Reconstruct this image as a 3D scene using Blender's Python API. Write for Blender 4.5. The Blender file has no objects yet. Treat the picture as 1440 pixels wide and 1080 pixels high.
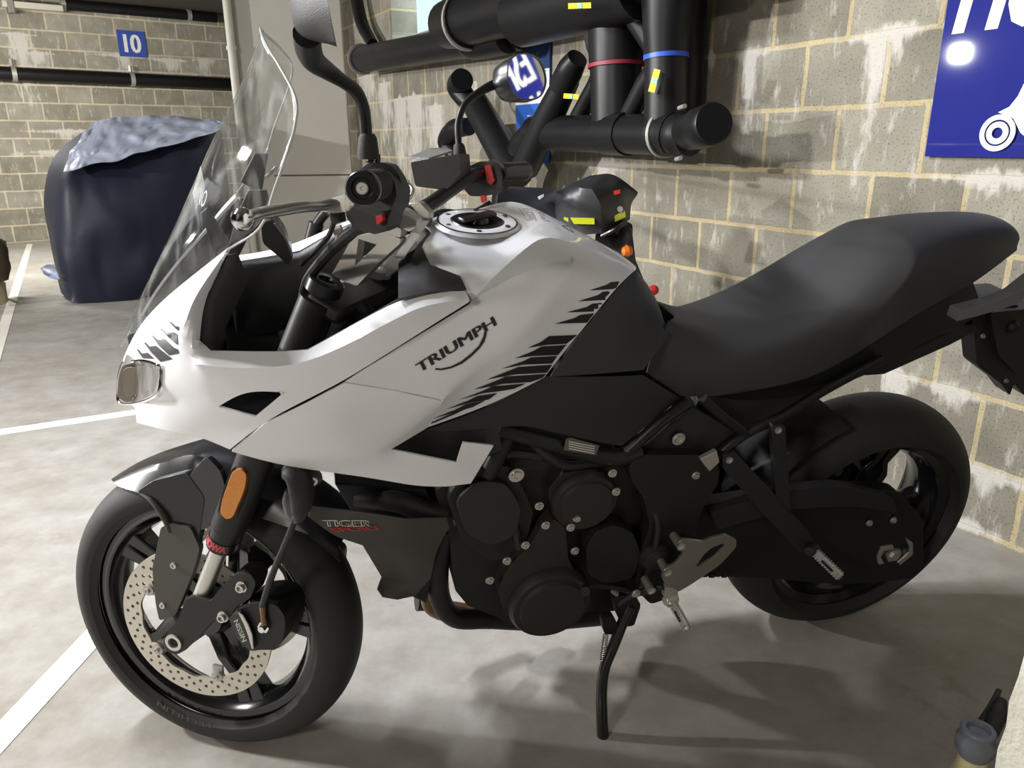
import bpy, bmesh, math, random
from mathutils import Vector, Matrix, Quaternion
from mathutils.bvhtree import BVHTree
from mathutils.geometry import delaunay_2d_cdt
random.seed(7)
PI = math.pi
sc = bpy.context.scene
COL = sc.collection

# ---------------------------------------------------------------- camera
FPX, PITCH, ROLL, CAMH = 1075.198, 0.30583, -0.007277, 1.155385
fw = Vector((0, math.cos(PITCH), -math.sin(PITCH)))
up0 = Vector((0, math.sin(PITCH), math.cos(PITCH)))
rt0 = Vector((1, 0, 0))
rt = rt0*math.cos(ROLL)+up0*math.sin(ROLL)
up = up0*math.cos(ROLL)-rt0*math.sin(ROLL)
CAM = Vector((0, 0, CAMH))
cd = bpy.data.cameras.new('camera')
cam = bpy.data.objects.new('camera', cd)
COL.objects.link(cam)
cam.matrix_world = Matrix(((rt.x, up.x, -fw.x, CAM.x), (rt.y, up.y, -fw.y, CAM.y), (rt.z, up.z, -fw.z, CAM.z), (0, 0, 0, 1)))
cd.sensor_width = 36
cd.lens = FPX*36/1440
cd.clip_start = .02
sc.camera = cam

# ---------------------------------------------------------------- world, exposure, lights
w = bpy.data.worlds.new('world'); sc.world = w; w.use_nodes = True
w.node_tree.nodes['Background'].inputs[0].default_value = (1.0, .96, .88, 1)
w.node_tree.nodes['Background'].inputs[1].default_value = .006
sc.view_settings.view_transform = 'Standard'
sc.view_settings.look = 'None'
sc.view_settings.exposure = EXPOSURE = 0.40
sc.view_settings.gamma = 1
sc.view_settings.use_curve_mapping = False

def area(name, loc, aim, sx, sy, watts, col):
    l = bpy.data.lights.new(name, 'AREA'); l.shape = 'RECTANGLE'; l.size = sx; l.size_y = sy
    l.energy = watts; l.color = col
    o = bpy.data.objects.new(name, l); COL.objects.link(o)
    o.location = loc
    o.rotation_euler = (Vector(aim)-Vector(loc)).to_track_quat('-Z', 'Y').to_euler()
    return o
# lamps of the garage: the strong one over the aisle beyond the nose of the bike, weaker ones and an added fill elsewhere
area('tube_or_fill_lamp', (-3.6, 1.6, 2.5), (-.3, 1.9, .3), .35, .12, 116, (1, .985, .96))
area('tube_or_fill_lamp', (-1.7, 1.95, 2.65), (-.7, 1.5, .9), .8, .12, 62, (.93, .955, 1))  # unseen overhead lamp added to brighten the tank top and white panels
area('tube_or_fill_lamp', (-1.9, -1.5, 2.0), (-.7, 1.1, .9), .6, .12, 29, (1, .93, .83))
area('tube_or_fill_lamp', (-4.9, 6.6, 2.1), (-4.8, 8.8, .5), 1.2, .2, 130, (1, .97, .9))
area('tube_or_fill_lamp', (-7.5, 2.75, 2.15), (0, 2.6, 1.2), .14, .14, 260, (1, .985, .96))

# ---------------------------------------------------------------- pixel rays and frames
def ray(px, py):
    return rt*((px-720)/FPX) - up*((py-540)/FPX) + fw
def hit(px, py, P, n):
    d = ray(px, py)
    return CAM + d*((P-CAM).dot(n)/d.dot(n))
def ground(px, py, z=0.0):
    return hit(px, py, Vector((0, 0, z)), Vector((0, 0, 1)))
def deep(px, py, dist):
    return CAM + ray(px, py)*dist
# right-hand block wall: W0 + s*WD ; back wall: K0 + s*KD
WA, KA = 2.082509, 3.80627
WD = Vector((math.cos(WA), math.sin(WA), 0)); WN = Vector((-WD.y, WD.x, 0))      # WN looks to the camera's side
W0 = Vector((1.3906, 2.1345, 0))
KD = Vector((-math.cos(KA), -math.sin(KA), 0)); KN = Vector((KD.y, -KD.x, 0))
K0 = Vector((-6.279, 9.656, 0))
def onwall(px, py, off=0.0):
    return hit(px, py, W0+WN*off, WN)
def onback(px, py, off=0.0):
    return hit(px, py, K0+KN*off, KN)
# bike frame: x to the tail, y to the far side, z up in the plane of the leaning bike
BX, BY, YAW, LEAN, STEER = .771295, 1.719288, .263871, .218565, -.544604
BIKE_M = Matrix.Translation((BX, BY, 0)) @ Matrix.Rotation(YAW, 4, 'Z') @ Matrix.Rotation(LEAN, 4, 'X')
BI = BIKE_M.inverted()
RAKE = math.radians(23.1); WB = 1.418; TRAIL = .097; RF = .2999; RR = .3149
AXS = Vector((math.sin(RAKE), 0, math.cos(RAKE))); GP = Vector((-WB-TRAIL, 0, 0))
ST_M = Matrix.Translation(GP) @ Matrix.Rotation(STEER, 4, AXS) @ Matrix.Translation(-GP)
ST_I = ST_M.inverted()
CB = BI @ CAM
def b_ray(px, py):
    return (BI.to_3x3() @ ray(px, py)).normalized()
def B(t):
    """pixel + lateral offset -> bike frame; small numbers are already in the bike frame"""
    if abs(t[0]) < 4: return Vector(t)
    d = b_ray(t[0], t[1]); return CB + d*((t[2]-CB.y)/d.y)
CS = ST_I @ CB
def S(t):
    if abs(t[0]) < 4: return Vector(t)
    d = ST_I.to_3x3() @ b_ray(t[0], t[1]); return CS + d*((t[2]-CS.y)/d.y)
def st(v): return ST_M @ v
def ident(v): return v

# ---------------------------------------------------------------- materials
def mat(name, col, rough=.5, metal=0, coat=0, spec=.5, bump=0, bscale=200, var=0, vscale=6, emit=None):
    m = bpy.data.materials.new(name); m.use_nodes = True
    nt = m.node_tree; b = nt.nodes['Principled BSDF']
    b.inputs['Base Color'].default_value = (*col, 1)
    b.inputs['Roughness'].default_value = rough
    b.inputs['Metallic'].default_value = metal
    b.inputs['Coat Weight'].default_value = coat
    b.inputs['Coat Roughness'].default_value = .06
    b.inputs['Specular IOR Level'].default_value = spec
    tc = nt.nodes.new('ShaderNodeTexCoord')
    if bump:
        n = nt.nodes.new('ShaderNodeTexNoise'); n.inputs['Scale'].default_value = bscale; n.inputs['Detail'].default_value = 4
        bp = nt.nodes.new('ShaderNodeBump'); bp.inputs['Strength'].default_value = bump; bp.inputs['Distance'].default_value = .002
        nt.links.new(tc.outputs['Object'], n.inputs['Vector'])
        nt.links.new(n.outputs[0], bp.inputs['Height']); nt.links.new(bp.outputs[0], b.inputs['Normal'])
    n = nt.nodes.new('ShaderNodeTexNoise'); n.inputs['Scale'].default_value = vscale; n.inputs['Detail'].default_value = 5
    nt.links.new(tc.outputs['Object'], n.inputs['Vector'])
    r = nt.nodes.new('ShaderNodeMapRange'); r.inputs['To Min'].default_value = max(0, rough-.06); r.inputs['To Max'].default_value = min(1, rough+.08)
    nt.links.new(n.outputs[0], r.inputs[0]); nt.links.new(r.outputs[0], b.inputs['Roughness'])
    if var:
        mx = nt.nodes.new('ShaderNodeMix'); mx.data_type = 'RGBA'
        mx.inputs['A'].default_value = (*[c*(1-var) for c in col], 1); mx.inputs['B'].default_value = (*[min(1, c*(1+var)) for c in col], 1)
        nt.links.new(n.outputs[0], mx.inputs['Factor']); nt.links.new(mx.outputs['Result'], b.inputs['Base Color'])
    if emit:
        b.inputs['Emission Color'].default_value = (*emit[0], 1); b.inputs['Emission Strength'].default_value = emit[1]
    return m
M = {}
M['white'] = mat('white_pearl_paint', (.84, .845, .88), .34, 0, .7)
M['black'] = mat('matt_black_plastic', (.014, .014, .015), .52, bump=.25, bscale=900)
M['satin'] = mat('satin_black_paint', (.008, .008, .009), .40, spec=.4)
M['gloss'] = mat('gloss_black_plastic', (.009, .009, .0105), .32, coat=.15)
M['grey'] = mat('dark_grey_plastic', (.05, .05, .052), .5, bump=.2, bscale=800)
M['dust'] = mat('dusty_grey_plastic', (.075, .075, .065), .6, bump=.2, bscale=500)
M['tyre'] = mat('tyre_rubber', (.017, .017, .0165), .68, bump=.3, bscale=500, var=.3, vscale=14)
M['seat'] = mat('seat_vinyl', (.030, .030, .033), .52, bump=.35, bscale=1500)
M['rim'] = mat('black_rim_paint', (.006, .006, .007), .18, coat=.4)
M['engine'] = mat('engine_dark_coating', (.013, .0112, .0105), .52, .2, bump=.2, bscale=700)
M['cover'] = mat('engine_cover_coating', (.026, .022, .0205), .52, .25, bump=.25, bscale=700)
M['steel'] = mat('brushed_steel', (.62, .60, .56), .34, .85, bump=.1, bscale=600)
M['alu'] = mat('cast_aluminium', (.50, .48, .45), .45, .7, bump=.3, bscale=900)
M['chrome'] = mat('chrome', (.85, .85, .85), .1, 1)
M['bronze'] = mat('heat_tinted_pipe', (.20, .12, .055), .4, .8, var=.3)
M['amber'] = mat('amber_reflector', (.62, .20, .005), .25, coat=.6, bump=.5, bscale=900)
M['red'] = mat('red_plastic', (.55, .02, .02), .35)
M['rubber'] = mat('grip_rubber', (.014, .014, .014), .7, bump=.4, bscale=1000)
M['decal'] = mat('black_decal', (.010, .010, .012), .4)
M['silvertext'] = mat('silver_print', (.66, .65, .60), .4)
M['redtext'] = mat('red_print', (.50, .025, .015), .4)
M['greydecal'] = mat('grey_print', (.16, .16, .17), .4)
M['hose'] = mat('hose_rubber', (.012, .012, .012), .5)

def glass(name, tint, smear=.1, refl=.25):
    m = bpy.data.materials.new(name); m.use_nodes = True; nt = m.node_tree; nt.nodes.clear()
    out = nt.nodes.new('ShaderNodeOutputMaterial'); t = nt.nodes.new('ShaderNodeBsdfTransparent'); g = nt.nodes.new('ShaderNodeBsdfGlossy')
    t.inputs[0].default_value = (*tint, 1); g.inputs['Roughness'].default_value = .03
    fr = nt.nodes.new('ShaderNodeLayerWeight'); fr.inputs[0].default_value = .5
    pw = nt.nodes.new('ShaderNodeMath'); pw.operation = 'POWER'; pw.inputs[1].default_value = 5
    ml = nt.nodes.new('ShaderNodeMath'); ml.operation = 'MULTIPLY_ADD'; ml.inputs[1].default_value = refl*2; ml.inputs[2].default_value = refl*.12
    ml.use_clamp = True; nt.links.new(fr.outputs[1], pw.inputs[0])
    mx = nt.nodes.new('ShaderNodeMixShader')
    nt.links.new(pw.outputs[0], ml.inputs[0]); nt.links.new(ml.outputs[0], mx.inputs[0]); nt.links.new(t.outputs[0], mx.inputs[1]); nt.links.new(g.outputs[0], mx.inputs[2])
    # smears and scratches: a dusty, faintly diffusing film
    tc = nt.nodes.new('ShaderNodeTexCoord'); mp = nt.nodes.new('ShaderNodeMapping'); mp.inputs['Rotation'].default_value = (0, .65, 0); mp.inputs['Scale'].default_value = (26, 10, 4)
    n = nt.nodes.new('ShaderNodeTexNoise'); n.inputs['Scale'].default_value = 1.3; n.inputs['Detail'].default_value = 6; n.inputs['Distortion'].default_value = 1.2
    rp = nt.nodes.new('ShaderNodeValToRGB'); rp.color_ramp.elements[0].position = .50; rp.color_ramp.elements[0].color = (smear, smear, smear, 1)
    rp.color_ramp.elements[1].position = .74; rp.color_ramp.elements[1].color = (min(1, smear+.16),)*3+(1,)
    d = nt.nodes.new('ShaderNodeBsdfDiffuse'); d.inputs[0].default_value = (.72, .72, .70, 1)
    m2 = nt.nodes.new('ShaderNodeMixShader')
    nt.links.new(tc.outputs['Object'], mp.inputs[0]); nt.links.new(mp.outputs[0], n.inputs['Vector']); nt.links.new(n.outputs[0], rp.inputs[0])
    nt.links.new(rp.outputs[0], m2.inputs[0]); nt.links.new(mx.outputs[0], m2.inputs[1]); nt.links.new(d.outputs[0], m2.inputs[2])
    nt.links.new(m2.outputs[0], out.inputs[0]); return m
M['screen'] = glass('clear_screen', (.965, .972, .97), .012)
M['lens'] = glass('headlight_lens', (.93, .93, .92), .07, .35)

# ---------------------------------------------------------------- mesh helpers
def obj(name, V, F, m, parent=None, smooth=35, frame=None, mods=None):
    if frame: V = [frame(Vector(v)) for v in V]
    me = bpy.data.meshes.new(name); me.from_pydata([tuple(v) for v in V], [], F); me.update()
    bm = bmesh.new(); bm.from_mesh(me); bmesh.ops.recalc_face_normals(bm, faces=bm.faces[:]); bm.to_mesh(me); bm.free()
    if m: me.materials.append(m if not isinstance(m, str) else M[m])
    if smooth:
        for p in me.polygons: p.use_smooth = True
        me.set_sharp_from_angle(angle=math.radians(smooth))
    o = bpy.data.objects.new(name, me); COL.objects.link(o)
    if parent: o.parent = parent
    return o
def bevel(o, wd=.002, seg=2, ang=35):
    b = o.modifiers.new('bevel', 'BEVEL'); b.width = wd; b.segments = seg; b.limit_method = 'ANGLE'; b.angle_limit = math.radians(ang); b.harden_normals = False
    return o
def tag(o, label=None, cat=None, group=None, kind=None):
    if label: o['label'] = label
    if cat: o['category'] = cat
    if group: o['group'] = group
    if kind: o['kind'] = kind
    return o
def empty(name, loc=(0, 0, 0), mtx=None):
    o = bpy.data.objects.new(name, None); COL.objects.link(o); o.empty_display_size = .1
    if mtx is not None: o.matrix_world = mtx
    else: o.location = loc
    return o
def join(*parts):
    V = []; F = []
    for v, f in parts:
        k = len(V); V += [Vector(p) for p in v]; F += [tuple(i+k for i in q) for q in f]
    return V, F
def g_box(c, s, R=None):
    c = Vector(c); R = R or Matrix.Identity(3)
    V = [c + R @ Vector((s[0]/2*a, s[1]/2*b, s[2]/2*d)) for a in (-1, 1) for b in (-1, 1) for d in (-1, 1)]
    return V, [(0, 1, 3, 2), (4, 6, 7, 5), (0, 4, 5, 1), (2, 3, 7, 6), (0, 2, 6, 4), (1, 5, 7, 3)]
def basis(ax):
    ax = Vector(ax).normalized(); h = Vector((0, 0, 1)) if abs(ax.z) < .9 else Vector((1, 0, 0))
    u = ax.cross(h).normalized(); v = ax.cross(u); return u, v, ax
def g_turn(prof, p0, ax, n=32, a0=0, a1=2*PI, ref=None):
    """lathe: prof = [(along, radius)...]"""
    u, v, ax = basis(ax)
    if ref is not None:
        u = (Vector(ref)-ax*Vector(ref).dot(ax)).normalized(); v = ax.cross(u)
    p0 = Vector(p0); full = abs(a1-a0-2*PI) < 1e-6; k = n if full else n+1
    V = []; F = []
    for (t, r) in prof:
        for i in range(k):
            a = a0+(a1-a0)*i/n
            V.append(p0+ax*t+(u*math.cos(a)+v*math.sin(a))*r)
    m = len(prof)
    for j in range(m-1):
        for i in range(n if full else n):
            i2 = (i+1) % k if full else i+1
            F.append((j*k+i, j*k+i2, (j+1)*k+i2, (j+1)*k+i))
    if full:
        if prof[0][1] > 1e-5: F.append(tuple(range(k)))
        if prof[-1][1] > 1e-5: F.append(tuple((m-1)*k+i for i in range(k)))
    return V, F
def g_turn_open(prof, p0, ax, n=48):
    V, F = g_turn(prof, p0, ax, n)
    F = [f for f in F if len(f) == 4]
    return V, F
def g_ringprof(prof, p0, ax, n=64):
    """closed section revolved into a ring"""
    V, F = g_turn_open(prof+[prof[0]], p0, ax, n); return V, F
def catmull(pts, k=6):
    pts = [Vector(p) for p in pts]
    if len(pts) < 3: return pts
    P = [pts[0]*2-pts[1]]+pts+[pts[-1]*2-pts[-2]]; out = []
    for i in range(1, len(P)-2):
        for j in range(k):
            t = j/k; a, b, c, d = P[i-1:i+3]
            out.append(.5*((2*b)+(c-a)*t+(2*a-5*b+4*c-d)*t*t+(3*b-a-3*c+d)*t**3))
    out.append(pts[-1]); return out
def g_tube(pts, r, n=12, k=6, smooth=True, flat=1.0):
    rs = r if isinstance(r, (list, tuple)) else [r]*len(pts)
    P = catmull(pts, k) if smooth else [Vector(p) for p in pts]
    m = len(P); V = []; F = []
    T0 = (P[1]-P[0]).normalized(); u, v, _ = basis(T0)
    for i, p in enumerate(P):
        T = (P[min(i+1, m-1)]-P[max(i-1, 0)]).normalized()
        u = (u-T*u.dot(T)).normalized(); v = T.cross(u)
        q = i/(m-1)*(len(rs)-1); a = min(int(q), len(rs)-2) if len(rs) > 1 else 0
        rr = rs[a]+(rs[min(a+1, len(rs)-1)]-rs[a])*(q-a)
        for j in range(n):
            an = 2*PI*j/n; V.append(p+(u*math.cos(an)+v*math.sin(an)*flat)*rr)
    for i in range(m-1):
        for j in range(n): F.append((i*n+j, i*n+(j+1) % n, (i+1)*n+(j+1) % n, (i+1)*n+j))
    F.append(tuple(range(n))); F.append(tuple((m-1)*n+j for j in range(n)))
    return V, F
def inpoly(x, y, poly):
    c = False; n = len(poly)
    for i in range(n):
        x1, y1 = poly[i]; x2, y2 = poly[i-1]
        if (y1 > y) != (y2 > y) and x < (x2-x1)*(y-y1)/(y2-y1)+x1: c = not c
    return c
def cdt(outline, holes=(), extra=()):
    V = [Vector(p) for p in outline]; E = [(i, (i+1) % len(V)) for i in range(len(V))]
    for h in holes:
        k = len(V); V += [Vector(p) for p in h]; E += [(k+i, k+(i+1) % len(h)) for i in range(len(h))]
    V += [Vector(p) for p in extra]
    r = delaunay_2d_cdt(V, E, [], 0, 1e-9)
    vs, fs = r[0], r[2]; T = []
    for f in fs:
        c = sum((vs[i] for i in f), Vector((0, 0)))/len(f)
        if inpoly(c.x, c.y, outline) and not any(inpoly(c.x, c.y, h) for h in holes): T.append(tuple(f))
    return vs, T
def slab(T, top, bot):
    n = len(top); F = [tuple(t) for t in T]+[tuple(i+n for i in reversed(t)) for t in T]; ed = {}
    for t in T:
        for i in range(len(t)):
            a, b = t[i], t[(i+1) % len(t)]
            if (b, a) in ed: del ed[(b, a)]
            else: ed[(a, b)] = 1
    for a, b in ed: F.append((b, a, a+n, b+n))
    return list(top)+list(bot), F
def prism(outline, y0, y1, fr=B, holes=()):
    """side outline given as pixels (placed on the plane y0) -> solid between y0 and y1. Depths are lateral offsets of the bike"""
    P = [fr((p[0], p[1], y0)) if abs(p[0]) > 4 else Vector((p[0], y0, p[1])) for p in outline]
    H = [[fr((p[0], p[1], y0)) if abs(p[0]) > 4 else Vector((p[0], y0, p[1])) for p in h] for h in holes]
    vs, T = cdt([(p.x, p.z) for p in P], [[(p.x, p.z) for p in h] for h in H])
    return slab(T, [Vector((v.x, y0, v.y)) for v in vs], [Vector((v.x, y1, v.y)) for v in vs])
def rounded(poly, r=.35, k=3):
    """round the corners of a pixel polygon; r = share of the shorter side"""
    n = len(poly); out = []
    for i in range(n):
        a, b, c = Vector(poly[i-1][:2]), Vector(poly[i][:2]), Vector(poly[(i+1) % n][:2])
        d = min((a-b).length, (c-b).length)*r
        p, q = b+(a-b).normalized()*d, b+(c-b).normalized()*d
        for j in range(k+1):
            t = j/k; out.append(tuple(p*(1-t)**2+b*2*t*(1-t)+q*t*t))
    return out
def bake(o):
    dg = bpy.context.evaluated_depsgraph_get(); me = bpy.data.meshes.new_from_object(o.evaluated_get(dg), depsgraph=dg)
    old = o.data; o.modifiers.clear(); o.data = me; bpy.data.meshes.remove(old); return o
def cage(name, Vd, faces, m, parent, crease=(), lvl=2, thick=0, mirror=False, fr=B, frame=None, off=0, edge_crease=1.0, smooth=30, solid_in=None, corner=24):
    keys = list(Vd); idx = {k: i for i, k in enumerate(keys)}
    V = [fr(Vd[k]) for k in keys]
    F = [tuple(idx[k] for k in (f.split() if isinstance(f, str) else f)) for f in faces]
    me = bpy.data.meshes.new(name); me.from_pydata([tuple(v) for v in V], [], F); me.update()
    bm = bmesh.new(); bm.from_mesh(me); bmesh.ops.recalc_face_normals(bm, faces=bm.faces[:])
    # normals to the near (camera) side: average points to -y or up
    s = sum((f.normal.z*.4-f.normal.y)*f.calc_area() for f in bm.faces)
    if s < 0: bmesh.ops.reverse_faces(bm, faces=bm.faces[:])
    bm.edges.layers.float.new('crease_edge') if bm.edges.layers.float.get('crease_edge') is None else None
    lay = bm.edges.layers.float.get('crease_edge'); bm.verts.ensure_lookup_table()
    cs = {}
    for c in crease:
        ks, wt = (c.split(), .8) if isinstance(c, str) else (c[0].split(), c[1])
        for a, b in zip(ks, ks[1:]): cs[frozenset((idx[a], idx[b]))] = wt
    for e in bm.edges:
        k = frozenset((e.verts[0].index, e.verts[1].index))
        if k in cs: e[lay] = cs[k]
        elif e.is_boundary and not (mirror and all(abs(v.co.y) < .004 for v in e.verts)): e[lay] = edge_crease
    if mirror:
        for v in bm.verts:
            if abs(v.co.y) < .004: v.co.y = 0
    vl = bm.verts.layers.float.get('crease_vert') or bm.verts.layers.float.new('crease_vert')
    for v in bm.verts:
        be = [e for e in v.link_edges if e.is_boundary]
        if len(be) == 2:
            d1 = (be[0].other_vert(v).co-v.co); d2 = (v.co-be[1].other_vert(v).co)
            if not (mirror and abs(v.co.y) < .004) and d1.length > 0 and d2.length > 0 and d1.angle(d2) > math.radians(corner): v[vl] = 1.0
    bm.to_mesh(me); bm.free()
    me.materials.append(M[m] if isinstance(m, str) else m)
    for p in me.polygons: p.use_smooth = True
    o = bpy.data.objects.new(name, me); COL.objects.link(o)
    if mirror:
        mm = o.modifiers.new('m', 'MIRROR'); mm.use_axis = (False, True, False); mm.merge_threshold = .003; mm.use_clip = True
    if lvl:
        sb = o.modifiers.new('s', 'SUBSURF'); sb.levels = sb.render_levels = lvl; sb.boundary_smooth = 'PRESERVE_CORNERS'
    if thick:
        so = o.modifiers.new('t', 'SOLIDIFY'); so.thickness = thick; so.offset = -1
        if solid_in: me.materials.append(M[solid_in]); so.material_offset = 1; so.material_offset_rim = 0
    bake(o)
    if frame:
        for v in o.data.vertices: v.co = frame(v.co)
    o.data.set_sharp_from_angle(angle=math.radians(smooth))
    if parent: o.parent = parent
    return o
def mirrored(o, parent=None):
    """the same part on the other side of the bike"""
    me = o.data.copy()
    for v in me.vertices: v.co.y = -v.co.y
    me.flip_normals(); c = bpy.data.objects.new(o.name.split('.')[0], me); COL.objects.link(c); c.parent = parent or o.parent
    for md in o.modifiers:
        if md.type == 'BEVEL': bevel(c, md.width, md.segments)
    return c
def bvh_of(*os):
    V = []; F = []
    for o in os:
        k = len(V); V += [v.co.copy() for v in o.data.vertices]; F += [tuple(i+k for i in p.vertices) for p in o.data.polygons]
    return BVHTree.FromPolygons(V, F)
def decal(name, polys, target, m, parent, off=.0006, fine=7, thick=0.0):
    """thin print lying on a panel: 2-D outlines projected onto the panel's own surface"""
    bv = bvh_of(*target) if isinstance(target, (list, tuple)) else bvh_of(target)
    parts = []
    for poly in polys:
        holes = []
        if isinstance(poly, dict): holes = poly['h']; tris = poly.get('t'); poly2 = poly['o']
        else: poly2 = poly
        pp = []
        for i in range(len(poly2)):
            a = Vector(poly2[i]); b = Vector(poly2[(i+1) % len(poly2)]); k = max(1, int((b-a).length/fine))
            pp += [tuple(a+(b-a)*j/k) for j in range(k)]
        xs = [p[0] for p in pp]; ys = [p[1] for p in pp]; ex = []
        x = min(xs)+fine*.5
        while x < max(xs):
            y = min(ys)+fine*.5
            while y < max(ys):
                if inpoly(x, y, pp): ex.append((x, y))
                y += fine
            x += fine
        vs, T = cdt(pp, holes, ex); parts.append((vs, T))
    V = []; F = []
    for vs, T in parts:
        loc = []; ok = True
        for v in vs:
            d = b_ray(v[0], v[1]); h = bv.ray_cast(CB, d)
            if h[0] is None: loc.append(None); continue
            n = h[1] if h[1].dot(d) < 0 else -h[1]
            loc.append(h[0]+n*off)
        mp = {}
        for t in T:
            if any(loc[i] is None for i in t): continue
            for i in t:
                if i not in mp: mp[i] = len(V); V.append(loc[i])
            F.append(tuple(mp[i] for i in t))
    return obj(name, V, F, m, parent, smooth=60)
def text_mesh(body, bold=0.0, space=1.0):
    """glyph triangles in a unit-height plane"""
    c = bpy.data.curves.new('glyphs', 'FONT'); c.body = body; c.size = 1; c.offset = 0; c.space_character = space; c.resolution_u = 3
    c.fill_mode = 'FRONT'
    o = bpy.data.objects.new('glyphs', c); COL.objects.link(o)
    dg = bpy.context.evaluated_depsgraph_get(); me = bpy.data.meshes.new_from_object(o.evaluated_get(dg))
    V = [(v.co.x, v.co.y) for v in me.vertices]; F = [tuple(p.vertices) for p in me.polygons]
    bpy.data.objects.remove(o); bpy.data.curves.remove(c); bpy.data.meshes.remove(me)
    global TXN
    TXN = max(1, len(V))
    if bold > 0:
        n = len(V); b = bold*.9; sh_ = [(0, 0), (-b, 0), (b, 0)]
        V = [(x+dx, y+dy) for dx, dy in sh_ for x, y in V]; F = [tuple(i+n*k for i in f) for k in range(3) for f in F]
    x0 = min(v[0] for v in V); x1 = max(v[0] for v in V); y0 = min(v[1] for v in V); y1 = max(v[1] for v in V)
    return [((x-x0)/(x1-x0), (y-y0)/(y1-y0)) for x, y in V], F
def text_decal(name, body, corners, target, m, parent, bold=.02, off=.0008, space=1.0, bend=None):
    """corners: pixel positions of the text's bottom-left, bottom-right, top-left"""
    V, F = text_mesh(body, bold, space); o, a, b = [Vector(c) for c in corners]
    bv = bvh_of(*target) if isinstance(target, (list, tuple)) else bvh_of(target)
    out = []
    for ii, (u, v) in enumerate(V):
        p = o+(a-o)*u+(b-o)*v
        if bend: p = bend(u, v, p)
        d = b_ray(p.x, p.y); h = bv.ray_cast(CB, d)
        if h[0] is None: out.append(CB+d*1.0); continue
        n = h[1] if h[1].dot(d) < 0 else -h[1]; out.append(h[0]+n*(off+.00012*(ii//TXN)))
    return obj(name, out, F, m, parent, smooth=0)
def text_plane(name, body, o, ux, uy, m, parent, bold=.02, space=1.0, lift=Vector((0, 0, 0))):
    V, F = text_mesh(body, bold, space)
    nn = Vector(ux).cross(Vector(uy)).normalized(); return obj(name, [Vector(o)+Vector(ux)*u+Vector(uy)*v+lift+nn*(.0004*(ii//TXN)) for ii, (u, v) in enumerate(V)], F, m, parent, smooth=0)
def g_bolt(p, ax, r, h=.006, hexa=True):
    a = g_turn([(0, r*1.35), (h*.3, r*1.35), (h*.3, r), (h, r*.92), (h, r*.5), (h*.55, r*.42), (h*.55, .0)], p, ax, 12)
    return a
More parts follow.
